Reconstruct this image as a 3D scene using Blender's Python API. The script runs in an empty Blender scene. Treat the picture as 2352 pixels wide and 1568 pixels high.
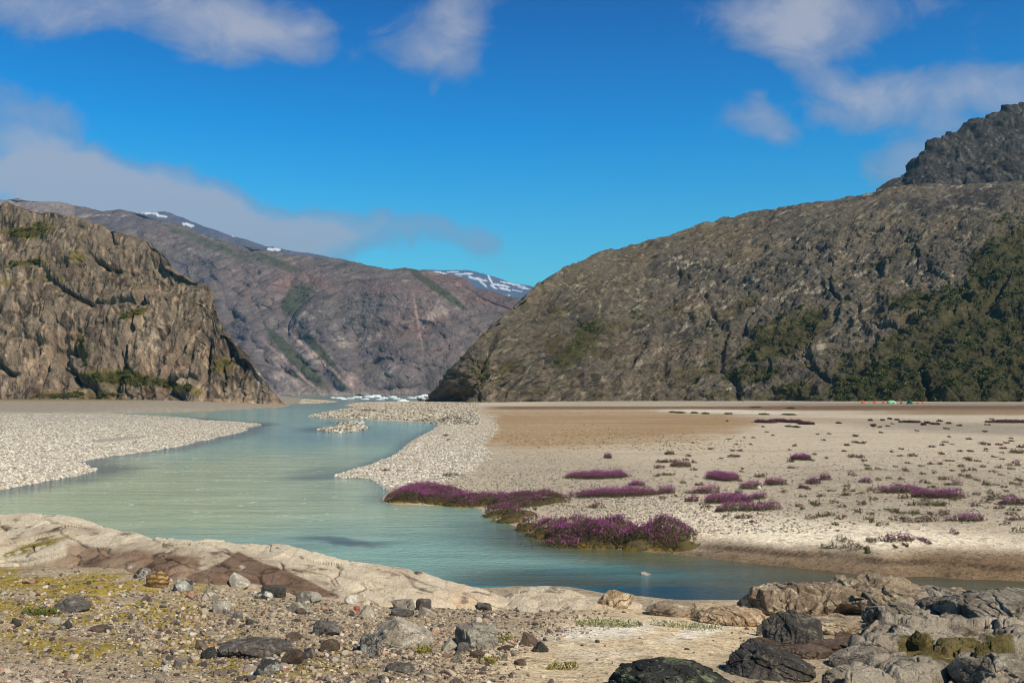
import bpy, math, random
import numpy as np
from mathutils import Vector

# ---------------------------------------------------------------- camera, sky, sun
scene = bpy.context.scene
COL = scene.collection
random.seed(7)
RNG = np.random.default_rng(7)
K = 2500 / 2352.0                      # photo pixels per working pixel (outlines are noted in 2352 x 1568 units)
FV = 2431 / K
CX, CY, HOR = 1176.0, 784.0, 958 / K
CAM_Z = 5.0
PITCH = math.atan((HOR - CY) / FV)
cam_d = bpy.data.cameras.new('camera')
cam_d.sensor_width = 36.0
cam_d.lens = 36.0 * FV / 2352.0
cam_d.clip_start = 0.1
cam_d.clip_end = 60000
cam = bpy.data.objects.new('camera', cam_d)
cam.location = (0, 0, CAM_Z)
cam.rotation_euler = (math.radians(90) + PITCH, 0, 0)
COL.objects.link(cam)
scene.camera = cam

SUN_EL, SUN_AZ = math.radians(43), math.radians(137)      # azimuth clockwise from +Y
sund = bpy.data.lights.new('sun', 'SUN')
sund.energy = 4.3
sund.angle = math.radians(0.55)
sund.color = (1.0, 0.90, 0.73)
sun = bpy.data.objects.new('sun', sund)
sv = Vector((math.sin(SUN_AZ) * math.cos(SUN_EL), math.cos(SUN_AZ) * math.cos(SUN_EL), math.sin(SUN_EL)))
sun.rotation_euler = sv.to_track_quat('Z', 'Y').to_euler()
sun.location = (60, -40, 80)
COL.objects.link(sun)

scene.view_settings.view_transform = 'Standard'
scene.view_settings.look = 'None'
scene.view_settings.exposure = 0.2
scene.view_settings.gamma = 1.0
scene.cycles.max_bounces = 6
scene.cycles.diffuse_bounces = 2
scene.cycles.glossy_bounces = 2
scene.cycles.transmission_bounces = 2
scene.cycles.volume_bounces = 0
scene.cycles.caustics_reflective = False
scene.cycles.caustics_refractive = False
scene.cycles.use_denoising = True
scene.cycles.filter_width = 1.05


class NT:
    """Short-hand for building node trees."""
    def __init__(self, tree):
        self.t = tree
        self.n = tree.nodes
        self.l = tree.links

    def new(self, typ, **kw):
        nd = self.n.new(typ)
        for k, v in kw.items():
            setattr(nd, k, v)
        return nd

    def put(self, sock, v):
        if v is None:
            return
        if isinstance(v, bpy.types.NodeSocket):
            self.l.new(v, sock)
        else:
            if sock.type == 'RGBA' and len(v) == 3:
                v = (*v, 1)
            sock.default_value = v

    def math(self, op, a, b=None, c=None, clamp=False):
        nd = self.new('ShaderNodeMath', operation=op)
        nd.use_clamp = clamp
        for s, v in zip(nd.inputs, (a, b, c)):
            self.put(s, v)
        return nd.outputs[0]

    def vmath(self, op, a, b=None):
        nd = self.new('ShaderNodeVectorMath', operation=op)
        self.put(nd.inputs[0], a)
        if b is not None:
            self.put(nd.inputs[1], b)
        return nd.outputs['Value'] if op in ('LENGTH', 'DOT_PRODUCT', 'DISTANCE') else nd.outputs[0]

    def mix(self, f, a, b, blend='MIX'):
        nd = self.new('ShaderNodeMix', data_type='RGBA', blend_type=blend)
        nd.clamp_factor = True
        self.put(nd.inputs[0], f)
        self.put(nd.inputs[6], a)
        self.put(nd.inputs[7], b)
        return nd.outputs[2]

    def noise(self, vec, scale, detail=4, rough=0.55, dist=0.0, out='Fac', lac=2.0):
        nd = self.new('ShaderNodeTexNoise')
        nd.inputs['Scale'].default_value = scale
        nd.inputs['Detail'].default_value = detail
        nd.inputs['Roughness'].default_value = rough
        nd.inputs['Distortion'].default_value = dist
        nd.inputs['Lacunarity'].default_value = lac
        self.put(nd.inputs['Vector'], vec)
        return nd.outputs[out]

    def voronoi(self, vec, scale, feature='F1', out=None, rand=1.0):
        nd = self.new('ShaderNodeTexVoronoi', feature=feature)
        nd.inputs['Scale'].default_value = scale
        nd.inputs['Randomness'].default_value = rand
        self.put(nd.inputs['Vector'], vec)
        return nd.outputs[out or 'Distance']

    def ramp(self, f, stops, interp='LINEAR'):
        nd = self.new('ShaderNodeValToRGB')
        cr = nd.color_ramp
        cr.interpolation = interp
        while len(cr.elements) < len(stops):
            cr.elements.new(0.5)
        for e, (p, c) in zip(cr.elements, stops):
            e.position = p
            e.color = (c, c, c, 1) if isinstance(c, (int, float)) else (*c, 1)
        self.put(nd.inputs[0], f)
        return nd.outputs[0]

    def smooth(self, f, lo, hi, a=0.0, b=1.0):
        nd = self.new('ShaderNodeMapRange', interpolation_type='SMOOTHSTEP')
        for s, v in zip(nd.inputs[:5], (f, lo, hi, a, b)):
            self.put(s, v)
        return nd.outputs[0]

    def bump(self, h, strength, dist, normal=None):
        nd = self.new('ShaderNodeBump')
        nd.inputs['Strength'].default_value = strength
        nd.inputs['Distance'].default_value = dist
        self.put(nd.inputs['Height'], h)
        if normal is not None:
            self.put(nd.inputs['Normal'], normal)
        return nd.outputs[0]

    def mapping(self, vec, scale=(1, 1, 1), rot=(0, 0, 0), loc=(0, 0, 0)):
        nd = self.new('ShaderNodeMapping')
        nd.inputs['Scale'].default_value = scale
        nd.inputs['Rotation'].default_value = rot
        nd.inputs['Location'].default_value = loc
        self.put(nd.inputs['Vector'], vec)
        return nd.outputs[0]

    def attr(self, name, out='Color'):
        nd = self.new('ShaderNodeAttribute', attribute_name=name)
        return nd.outputs[out]


# clouds: soft blobs placed by direction (x/y, z/y of the view ray), broken up by noise
CLOUDS = [  # centre x, y, half-width, half-height (working pixels), turn in degrees, strength
    (120, -40, 330, 120, 4, 1.0), (420, 0, 260, 110, 14, .95), (560, 55, 200, 90, 10, .95), (500, 110, 110, 55, 0, .7), (655, 45, 110, 90, 0, .8),
    (1050, 20, 120, 95, -15, 1.0), (960, 100, 130, 75, 0, .95), (1080, 100, 90, 60, 0, .6), (970, 195, 24, 40, 0, .42),
    (1820, 20, 230, 90, 0, 1.15), (1900, -20, 260, 80, 0, 1.0), (1800, 95, 150, 60, 20, .7), (1960, 185, 150, 80, 15, .75),
    (2090, 200, 190, 70, -4, 1.05), (1930, 250, 140, 65, 0, .85), (1715, 290, 120, 65, 20, .95), (1760, 325, 60, 35, 0, .8),
    (1700, 240, 45, 45, 0, .6), (2300, 215, 150, 75, -10, .95), (2220, 290, 140, 80, -20, .8), (2080, 350, 130, 90, -30, .72), (2330, 60, 60, 60, 0, .3), (2260, 120, 90, 30, 0, .28),
    (40, 260, 90, 80, 0, .62), (130, 290, 100, 75, 0, .62), (40, 360, 180, 100, 20, .85), (60, 432, 280, 75, 6, 1.8), (260, 440, 240, 70, 8, 1.8),
    (420, 470, 200, 80, 16, 1.8), (545, 518, 180, 75, 20, 1.8), (670, 552, 160, 58, 12, 1.6), (790, 550, 130, 48, 4, 1.05),
    (950, 540, 160, 42, 0, .75), (1080, 545, 90, 45, 0, .75), (1090, 500, 40, 30, 0, .35), (1150, 600, 70, 24, 0, .38), (960, 510, 40, 20, 0, .35),
]
world = bpy.data.worlds.new('World')
scene.world = world
world.use_nodes = True
W = NT(world.node_tree)
W.n.clear()
sky = W.new('ShaderNodeTexSky', sky_type='NISHITA')
sky.sun_disc = False
sky.sun_elevation = SUN_EL
sky.sun_rotation = SUN_AZ
sky.altitude = 100
sky.air_density = 1.1
sky.dust_density = 0.3
sky.ozone_density = 2.5
hs = W.new('ShaderNodeHueSaturation')
hs.inputs['Saturation'].default_value = 1.28
W.l.new(sky.outputs[0], hs.inputs['Color'])
dirn = W.new('ShaderNodeTexCoord').outputs['Generated']
sep = W.new('ShaderNodeSeparateXYZ')
W.l.new(dirn, sep.inputs[0])
grad = W.ramp(sep.outputs[2], [(0.0, (.95, .78, .66)), (.10, (.80, .72, .62)), (.147, (.62, .64, .60)), (.205, (.26, .56, .60)), (.255, (.02, .48, .60)), (.36, (.0, .30, .46)), (.46, (.16, .18, .24)), (1.0, (.30, .13, .145))])
skycol = W.mix(1.0, W.mix(1.0, hs.outputs[0], grad, 'MULTIPLY'), (0.55, 1.86, 2.15), 'MULTIPLY')
yy = W.math('MAXIMUM', sep.outputs[1], 0.05)
comb = W.new('ShaderNodeCombineXYZ')
W.l.new(W.math('DIVIDE', sep.outputs[0], yy), comb.inputs[0])
W.l.new(W.math('DIVIDE', sep.outputs[2], yy), comb.inputs[1])
P0 = comb.outputs[0]
wn = W.noise(P0, 5.0, 3, 0.5, out='Color')
warp = W.vmath('MULTIPLY', W.vmath('SUBTRACT', wn, (0.5, 0.5, 0.5)), (0.16, 0.10, 0.0))
P1 = W.vmath('ADD', P0, warp)
total = None
for (bx, by, rx, ry, turn, stg) in CLOUDS:
    mp = W.new('ShaderNodeMapping', vector_type='TEXTURE')
    mp.inputs['Location'].default_value = ((bx - CX) / FV, (HOR - by) / FV, 0)
    mp.inputs['Rotation'].default_value = (0, 0, -math.radians(turn))
    mp.inputs['Scale'].default_value = (rx * 1.3 / FV, ry * 1.3 / FV, 1)
    W.l.new(P1, mp.inputs[0])
    r = W.vmath('LENGTH', mp.outputs[0])
    v = W.smooth(r, 0.0, 1.25, stg, 0.0)
    total = v if total is None else W.math('MAXIMUM', total, v) if False else W.math('ADD', W.math('MAXIMUM', total, v), W.math('MULTIPLY', W.math('MINIMUM', total, v), 0.25))
na = W.noise(W.mapping(P0, (1, 1.5, 1)), 4.5, 3, 0.5, 0.2)
nb_ = W.noise(W.mapping(P0, (1, 1.35, 1), (0, 0, -0.25)), 14.0, 9, 0.62, 1.0)
nc_ = W.noise(P0, 46.0, 5, 0.6, 0.4)
n1 = W.math('ADD', W.math('MULTIPLY', na, 0.36), W.math('ADD', W.math('MULTIPLY', nb_, 0.52), W.math('MULTIPLY', nc_, 0.12)))
dens = W.math('ADD', total, W.math('MULTIPLY', W.math('SUBTRACT', n1, 0.5), 2.4))
alpha = W.math('ADD', W.smooth(dens, 0.22, 0.80, 0.0, 0.52), W.smooth(dens, 0.7, 1.5, 0.0, 0.34))
inside = W.smooth(dens, 0.5, 1.35, 0.0, 1.0)
cloudcol = W.mix(inside, (2.45, 2.8, 3.75), (4.2, 4.25, 4.8))
front = W.smooth(sep.outputs[1], 0.05, 0.3)
alpha = W.math('MULTIPLY', alpha, front)
full = W.mix(alpha, skycol, cloudcol)
bg = W.new('ShaderNodeBackground')
bg.inputs['Strength'].default_value = 0.1
W.l.new(full, bg.inputs['Color'])
wo = W.new('ShaderNodeOutputWorld')
W.l.new(bg.outputs[0], wo.inputs['Surface'])

# ---------------------------------------------------------------- projection helpers
cp, sp = math.cos(PITCH), math.sin(PITCH)


def ray(px, py):
    dx = (np.asarray(px, float) - CX) / FV
    dy = (CY - np.asarray(py, float)) / FV
    return dx, cp - dy * sp, sp + dy * cp


def at_depth(px, py, Y):
    x, y, z = ray(px, py)
    return np.stack([x / y * Y, np.broadcast_to(Y, x.shape) * 1.0, CAM_Z + z / y * Y], -1)


def at_z(px, py, z0=0.0):
    x, y, z = ray(px, py)
    t = (z0 - CAM_Z) / z
    return np.stack([x * t, y * t, np.full(np.shape(x), z0) + 0 * t], -1)


def project(P):
    q = P - np.array([0, 0, CAM_Z])
    f = q[..., 1] * cp + q[..., 2] * sp
    u = -q[..., 1] * sp + q[..., 2] * cp
    f = np.where(f > 0.3, f, 0.3)
    return CX + FV * q[..., 0] / f, CY - FV * u / f


# ---------------------------------------------------------------- noise
_g = np.random.default_rng(3).normal(size=(256, 3))
_G = (_g / np.linalg.norm(_g, axis=1)[:, None]).astype(np.float32)


def _h(ix, iy, iz, seed):
    n = (ix.astype(np.uint32) * np.uint32(374761393)) ^ (iy.astype(np.uint32) * np.uint32(668265263)) ^ (iz.astype(np.uint32) * np.uint32(2246822519))
    n = n + np.uint32(seed * 1013904223 & 0xffffffff)
    n = (n ^ (n >> np.uint32(13))) * np.uint32(1274126177)
    return (n ^ (n >> np.uint32(16))) & np.uint32(255)


def perlin(p, seed=0):
    """Gradient noise, about -1..1, at points p (..., 3)."""
    sh = p.shape[:-1]
    p = p.reshape(-1, 3)
    out = np.empty(len(p), np.float32)
    for a in range(0, len(p), 200000):
        q = p[a:a + 200000]
        i = np.floor(q).astype(np.int64)
        f = (q - i).astype(np.float32)
        w = f * f * f * (f * (f * 6 - 15) + 10)
        acc = 0
        for cx_ in (0, 1):
            for cy_ in (0, 1):
                for cz_ in (0, 1):
                    g = _G[_h(i[:, 0] + cx_, i[:, 1] + cy_, i[:, 2] + cz_, seed)]
                    d = (f[:, 0] - cx_) * g[:, 0] + (f[:, 1] - cy_) * g[:, 1] + (f[:, 2] - cz_) * g[:, 2]
                    acc = acc + d * (w[:, 0] if cx_ else 1 - w[:, 0]) * (w[:, 1] if cy_ else 1 - w[:, 1]) * (w[:, 2] if cz_ else 1 - w[:, 2])
        out[a:a + 200000] = acc
    return out.reshape(sh) * 1.5


def fbm(p, octs=4, gain=0.5, seed=0, lac=2.03):
    s, a, t = 0, 1.0, 0
    for o in range(octs):
        s = s + a * perlin(p * lac ** o, seed + o * 17)
        t += a
        a *= gain
    return s / t


def billow(p, octs=4, gain=0.5, seed=0, lac=2.1):
    """Rounded bulges parted by sharp creases, 0..1."""
    s, a, t = 0, 1.0, 0
    for o in range(octs):
        s = s + a * np.abs(perlin(p * lac ** o, seed + o * 13))
        t += a
        a *= gain
    return s / t


def cells(p, seed=0):
    """Worley F1 and F2-F1 and a random value per cell."""
    sh = p.shape[:-1]
    p = p.reshape(-1, 3)
    F1 = np.empty(len(p), np.float32)
    E = np.empty(len(p), np.float32)
    R = np.empty(len(p), np.float32)
    for a in range(0, len(p), 200000):
        q = p[a:a + 200000].astype(np.float32)
        i = np.floor(q).astype(np.int64)
        f1 = np.full(len(q), 9., np.float32)
        f2 = f1.copy()
        r = np.zeros(len(q), np.float32)
        for ox in (-1, 0, 1):
            for oy in (-1, 0, 1):
                for oz in (-1, 0, 1):
                    c = i + np.array([ox, oy, oz])
                    h1 = _h(c[:, 0], c[:, 1], c[:, 2], seed) / 255.
                    h2 = _h(c[:, 0], c[:, 1], c[:, 2], seed + 5) / 255.
                    h3 = _h(c[:, 0], c[:, 1], c[:, 2], seed + 9) / 255.
                    d = np.sqrt((c[:, 0] + h1 - q[:, 0]) ** 2 + (c[:, 1] + h2 - q[:, 1]) ** 2 + (c[:, 2] + h3 - q[:, 2]) ** 2).astype(np.float32)
                    closer = d < f1
                    f2 = np.where(closer, f1, np.minimum(f2, d))
                    r = np.where(closer, h1 * .6 + h2 * .4, r)
                    f1 = np.where(closer, d, f1)
        F1[a:a + 200000], E[a:a + 200000], R[a:a + 200000] = f1, f2 - f1, r
    return F1.reshape(sh), E.reshape(sh), R.reshape(sh)


def sstep(x, lo, hi):
    t = np.clip((x - lo) / (hi - lo), 0, 1)
    return t * t * (3 - 2 * t)


def lerp(a, b, t):
    return a + (b - a) * t


def rot2(p, ax, ang):
    """Rotate points about the x (0), y (1) or z (2) axis."""
    c, s = math.cos(ang), math.sin(ang)
    q = p.copy()
    i, j = [(1, 2), (2, 0), (0, 1)][ax]
    q[..., i] = c * p[..., i] - s * p[..., j]
    q[..., j] = s * p[..., i] + c * p[..., j]
    return q


def in_poly(px, py, poly):
    poly = np.asarray(poly, float)
    ins = np.zeros(np.shape(px), bool)
    n = len(poly)
    for i in range(n):
        x1, y1 = poly[i]
        x2, y2 = poly[(i + 1) % n]
        if y1 == y2:
            continue
        c = ((y1 > py) != (y2 > py)) & (px < (x2 - x1) * (py - y1) / (y2 - y1) + x1)
        ins ^= c
    return ins


def poly_sd(px, py, poly):
    """Signed distance to a polygon: positive inside."""
    poly = np.asarray(poly, float)
    d = np.full(np.shape(px), 1e18)
    n = len(poly)
    for i in range(n):
        a, b = poly[i], poly[(i + 1) % n]
        e = b - a
        L = e @ e + 1e-12
        t = np.clip(((px - a[0]) * e[0] + (py - a[1]) * e[1]) / L, 0, 1)
        d = np.minimum(d, (px - a[0] - t * e[0]) ** 2 + (py - a[1] - t * e[1]) ** 2)
    d = np.sqrt(d)
    return np.where(in_poly(px, py, poly), d, -d)


def blob(px, py, cx, cy, rx, ry, turn=0.0, soft=0.35):
    """1 inside a soft turned ellipse (working pixels), 0 outside."""
    a = math.radians(turn)
    dx, dy = px - cx, py - cy
    u = (dx * math.cos(a) + dy * math.sin(a)) / rx
    v = (-dx * math.sin(a) + dy * math.cos(a)) / ry
    return 1 - sstep(np.sqrt(u * u + v * v), 1 - soft, 1 + soft)


# ---------------------------------------------------------------- mesh helpers
def link(name, me, mat=None, parent=None):
    o = bpy.data.objects.new(name, me)
    COL.objects.link(o)
    if mat is not None and me is not None:
        me.materials.append(mat)
    if parent is not None:
        o.parent = parent
    return o


def mesh_np(name, V, F, smooth=True, cols=None, attrs=None):
    """V (n,3), F (m,k) -> mesh."""
    me = bpy.data.meshes.new(name)
    V = np.ascontiguousarray(V, np.float32).reshape(-1, 3)
    F = np.ascontiguousarray(F, np.int32)
    k = F.shape[1]
    me.vertices.add(len(V))
    me.vertices.foreach_set('co', V.ravel())
    me.loops.add(F.size)
    me.loops.foreach_set('vertex_index', F.ravel())
    me.polygons.add(len(F))
    me.polygons.foreach_set('loop_start', np.arange(0, F.size, k, dtype=np.int32))
    me.polygons.foreach_set('use_smooth', np.full(len(F), smooth, bool))
    me.update(calc_edges=True)
    if cols is not None:
        c = np.ones((len(V), 4), np.float32)
        c[:, :3] = cols.reshape(-1, 3)
        at = me.color_attributes.new('Col', 'FLOAT_COLOR', 'POINT')
        at.data.foreach_set('color', c.ravel())
    for k_, a in (attrs or {}).items():
        at = me.attributes.new(k_, 'FLOAT', 'POINT')
        at.data.foreach_set('value', np.ascontiguousarray(a, np.float32).ravel())
    return me


def grid_faces(nr, nc):
    i = np.arange((nr - 1) * nc).reshape(nr - 1, nc)[:, :-1]
    return np.stack([i, i + 1, i + nc + 1, i + nc], -1).reshape(-1, 4)


def grid_normals(P):
    du = np.gradient(P, axis=1)
    dv = np.gradient(P, axis=0)
    n = np.cross(du, dv)
    return n / (np.linalg.norm(n, axis=-1, keepdims=True) + 1e-9)


def tag(o, label=None, cat=None, group=None, kind=None):
    if label:
        o['label'] = label
    if cat:
        o['category'] = cat
    if group:
        o['group'] = group
    if kind:
        o['kind'] = kind
    return o


def empty(name, loc):
    o = bpy.data.objects.new(name, None)
    o.empty_display_size = 0.2
    o.location = loc
    COL.objects.link(o)
    return o


def lin(r, g, b):
    f = lambda c: (c / 255 / 12.92) if c / 255 <= 0.04045 else ((c / 255 + 0.055) / 1.055) ** 2.4
    return np.array([f(r), f(g), f(b)])


# ---------------------------------------------------------------- the lie of the land
NEAR_SHORE = [(-1500, 1356), (-400, 1356), (0, 1356), (400, 1362), (800, 1366), (1080, 1368), (1140, 1352), (1200, 1346), (1300, 1350), (1370, 1364),
              (1440, 1382), (1500, 1396), (1600, 1400), (1700, 1398), (1760, 1380), (1900, 1372), (2050, 1366), (2130, 1361), (2250, 1353), (2352, 1348), (2700, 1345), (4200, 1345)]
FAR_SHORE = [(4200, 1322), (2600, 1334), (2352, 1335), (2280, 1330), (2200, 1330), (2130, 1322), (2060, 1326), (2000, 1322), (1900, 1310), (1800, 1301), (1700, 1290), (1600, 1278), (1500, 1268), (1400, 1261),
             (1300, 1247), (1240, 1235), (1200, 1215), (1150, 1195), (1108, 1183), (1105, 1166), (1060, 1163), (1000, 1161), (930, 1159), (878, 1155), (876, 1143), (895, 1128),
             (885, 1112), (862, 1102), (840, 1096), (800, 1098), (768, 1092), (800, 1082), (830, 1074), (880, 1058), (920, 1040), (938, 1015), (975, 996), (1003, 981), (1008, 972),
             (940, 968), (860, 965), (800, 962), (740, 960), (704, 957), (730, 950), (756, 944), (790, 939), (817, 935), (800, 932), (790, 930), (805, 926), (830, 924.5), (900, 924), (975, 922.5), (985, 918.5), (1000, 910), (1000, 903.5),
             (640, 903.5), (640, 909), (700, 916), (755, 919), (785, 922), (740, 926), (665, 927),
             (668, 931), (655, 935), (560, 940), (480, 944), (350, 947), (240, 948), (300, 953), (360, 956), (430, 959), (480, 966), (560, 969), (601, 973), (596, 977), (560, 984), (565, 990), (510, 1001), (470, 1011),
             (380, 1030), (300, 1041), (215, 1053), (175, 1060), (205, 1072), (215, 1080), (170, 1092), (110, 1103), (50, 1115), (0, 1123), (-100, 1140), (-500, 1180), (-1500, 1220)]
ISLANDS = [[(724, 986), (760, 980), (800, 978), (842, 979), (838, 986), (800, 993), (760, 993)],
           [(772, 971), (790, 968), (832, 968), (828, 973), (790, 974)],
           [(200, 1024), (240, 1017), (300, 1011), (350, 1008), (340, 1013), (280, 1020), (225, 1028)]]


def smooth_line(pts, w=None, step=0.5, closed=False):
    P = np.asarray(pts, float)
    if closed:
        P = np.vstack([P, P[:1]])
    out = [P[0]]
    for a, b in zip(P[:-1], P[1:]):
        out += [a * .75 + b * .25, a * .25 + b * .75]
    out.append(P[-1])
    return np.array(out)


near_w = at_z(*smooth_line(NEAR_SHORE).T)[:, :2]
far_w = at_z(*smooth_line(FAR_SHORE).T)[:, :2]
WATER = np.vstack([near_w, far_w])
ISL_W = [at_z(*smooth_line(i, closed=True).T)[:, :2] for i in ISLANDS]
POND = ISL_W.pop(2)


def smin(a, b, k):
    h = np.clip(0.5 + 0.5 * (b - a) / k, 0, 1)
    return lerp(b, a, h) - k * h * (1 - h)


def water_sd(x, y):
    """Distance in metres from the shore: positive on land, negative in the water."""
    d = -poly_sd(x, y, WATER)
    for isl in ISL_W:
        d = np.maximum(d, poly_sd(x, y, isl) * 1.0)
    return d


_nx = near_w[:, 0] / near_w[:, 1]


def near_depth(x, y):
    return np.interp(x / np.maximum(y, 3.0), _nx, near_w[:, 1])


def ground_z(x, y, sd=None):
    x = np.asarray(x, float)
    y = np.asarray(y, float)
    if sd is None:
        sd = water_sd(x, y)
    t = x / np.maximum(y, 3.0)
    fore = y < near_depth(x, y) - 0.01
    # near side: stony slope that climbs towards the viewer
    left = sstep(-t, -0.05, 0.45)
    zf = 2.05 - 0.128 * (y - 10.3) + left * 0.74 * sstep(y, 11, 19.5) - 0.10 * sstep(t, 0.05, .3)
    p3 = np.stack([x, y, 0 * x], -1)
    zf = zf + 0.10 * perlin(p3 / 3.1, 5) + 0.04 * perlin(p3 / 0.9, 6)
    zf = np.minimum(zf, 2.6)
    zf = smin(zf, 0.02 + 0.42 * np.maximum(sd, 0), 0.15)
    # far side: low gravel flats
    right = sstep(t, -0.02, 0.06)
    low = perlin(p3 / 38.0, 9)
    far = sstep(y, 90, 380)
    zr = 0.42 + 0.25 * sstep(t, 0.05, .4) + 0.30 * far + 0.14 * low
    steep = sstep(t, 0.08, 0.22) * (1 - sstep(y, 34, 48))
    w_r = lerp(3.2, 1.6, steep)
    zl = 0.50 + 1.5 * sstep(y, 130, 400) * sstep(-t, .2, .42) + .3 * sstep(y, 130, 400) + 0.12 * low
    zfar = np.where(t > 0, zr, zl)
    zfar = lerp(zl, zr, right)
    wdt = lerp(6.0, w_r, right)
    zb = zfar * (1 - np.exp(-np.maximum(sd, 0) / wdt)) + 0.02 * perlin(p3 / 1.7, 12) * sstep(sd, 0, 3)
    # little cut bank along the right-hand shore
    cut = steep * sstep(sd + 0.35 * perlin(p3 / 2.6, 31), 0.62, 0.80)
    zb = zb + 0.11 * cut
    # small pond in the left gravel bar
    z = np.where(fore, zf, zb)
    z = np.where(sd < 0, np.maximum(-1.2, 0.22 * sd), z)
    return z


# ---------------------------------------------------------------- materials
def new_mat(name):
    m = bpy.data.materials.new(name)
    m.use_nodes = True
    t = NT(m.node_tree)
    b = m.node_tree.nodes['Principled BSDF']
    b.inputs['Roughness'].default_value = 0.9
    b.inputs['Specular IOR Level'].default_value = 0.25
    return m, t, b


def hill_mat(name, scale, streak=(1, 1, 1), rot=(0, 0, 0), bump=0.6, contrast=1.0):
    """Rock slope: the colour map of the slope, roughened by grain, streaks and cracks."""
    m, t, b = new_mat(name)
    pos = t.new('ShaderNodeNewGeometry').outputs['Position']
    col = t.attr('Col')
    v = t.mapping(pos, tuple(s for s in streak), rot)
    a = t.noise(v, 1.0 / scale, 8, 0.68, 0.6)
    c = t.noise(v, 3.1 / scale, 5, 0.7, 0.3)
    k = t.math('MULTIPLY_ADD', t.math('SUBTRACT', a, 0.5), 1.35 * contrast, 1.0)
    k2 = t.math('MULTIPLY_ADD', t.math('SUBTRACT', c, 0.5), 1.1 * contrast, 1.0)
    kk = t.math('MAXIMUM', t.math('MULTIPLY', k, k2), 0.18)
    w = t.noise(t.mapping(v, (1, 1, 1), (.4, .2, .9)), 9.0 / scale, 4, 0.7)
    kk = t.math('MAXIMUM', t.math('MULTIPLY', kk, t.math('MULTIPLY_ADD', t.math('SUBTRACT', w, 0.5), 1.2, 1.0)), 0.15)
    out = t.mix(1.0, col, kk, 'MULTIPLY')
    t.put(b.inputs['Base Color'], out)
    h = t.math('ADD', t.math('MULTIPLY', a, 1.0), t.math('MULTIPLY', c, 0.4))
    t.put(b.inputs['Normal'], t.bump(h, bump, scale * 0.55))
    return m


def col_mat(name, grain=60.0, amount=0.35, bump=0.3, rough=0.9, bumpd=0.02):
    m, t, b = new_mat(name)
    pos = t.new('ShaderNodeNewGeometry').outputs['Position']
    col = t.attr('Col')
    a = t.noise(pos, grain, 4, 0.65)
    out = t.mix(1.0, col, t.math('MULTIPLY_ADD', t.math('SUBTRACT', a, 0.5), amount * 2, 1.0), 'MULTIPLY')
    t.put(b.inputs['Base Color'], out)
    t.put(b.inputs['Normal'], t.bump(a, bump, bumpd))
    b.inputs['Roughness'].default_value = rough
    return m


# ---------------------------------------------------------------- ground sheet
def spaced_cols():
    mid = np.arange(-40, 2400, 2.3)
    l = -40 - np.cumsum(np.geomspace(4, 260, 34))[::-1]
    r = 2400 + np.cumsum(np.geomspace(4, 260, 34))
    return np.concatenate([l, mid, r])


CPX = spaced_cols()
tan_x = (CPX - CX) / FV
rows_py = np.arange(1640, 908, -1.25)
dep = 4.35 * FV / (rows_py - HOR)
rows = np.concatenate([[-60, -20, -6, 0, 3, 5], np.linspace(6.2, dep[0] - .1, 14), dep, np.geomspace(1500, 14000, 14)])
rows = rows[np.concatenate([[True], np.diff(rows) > 0])]
YY, TT = np.meshgrid(rows, tan_x, indexing='ij')
XX = TT * np.sqrt(np.maximum(YY, 0) ** 2 + 16)
SD = water_sd(XX, YY)
ZZ = ground_z(XX, YY, SD)
ZZ = np.where(YY > 900, np.where(SD > 0, ZZ, -1.2), ZZ)
GP = np.stack([XX, YY, ZZ], -1)
gx, gy = project(GP)
p3 = np.stack([XX, YY, 0 * XX], -1)


def _look(table, x, y):
    x, y = np.asarray(x, float), np.asarray(y, float)
    c = np.interp(x / np.sqrt(np.maximum(y, 0) ** 2 + 16), tan_x, np.arange(len(tan_x)))
    r = np.interp(y, rows, np.arange(len(rows)))
    i, j = np.minimum(r.astype(int), len(rows) - 2), np.minimum(c.astype(int), len(tan_x) - 2)
    a, b = r - i, c - j
    return (table[i, j] * (1 - a) * (1 - b) + table[i + 1, j] * a * (1 - b) + table[i, j + 1] * (1 - a) * b + table[i + 1, j + 1] * a * b)


def gz(x, y):
    return _look(ZZ, x, y)


def gsd(x, y):
    return _look(SD, x, y)


def hit(px, py):
    """Where the ray through a picture point meets the ground."""
    px = np.asarray(px, float)
    py = np.asarray(py, float)
    near = np.interp(px, [-600, 0, 600, 1100, 1140, 1200, 1370, 1500, 1700, 1900, 2130, 2352], [1275, 1278, 1330, 1380, 1352, 1346, 1364, 1396, 1394, 1372, 1361, 1348])
    z = np.where(py > near, 1.2, 0.4)
    x, y, zz = ray(px, py)
    for _ in range(16):
        t = (z - CAM_Z) / zz
        X, Y = x * t, y * t
        z = lerp(z, gz(X, Y), 0.7)
    return np.stack([X, Y, gz(X, Y)], -1)


def nwob(px, py, amp, s=40.0, seed=3):
    q = np.stack([px / s, py * 2.2 / s, 0 * px], -1)
    return amp * perlin(q, seed)


SAND, PALE, GRAVEL = lin(199, 184, 160), lin(234, 219, 194), lin(162, 149, 128)
BROWN, DKBROWN, OLIVE = lin(166, 136, 98), lin(128, 102, 78), lin(126, 112, 74)
WETM, SOIL, MOSSY = lin(112, 94, 76), lin(174, 157, 130), lin(160, 138, 58)


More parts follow.
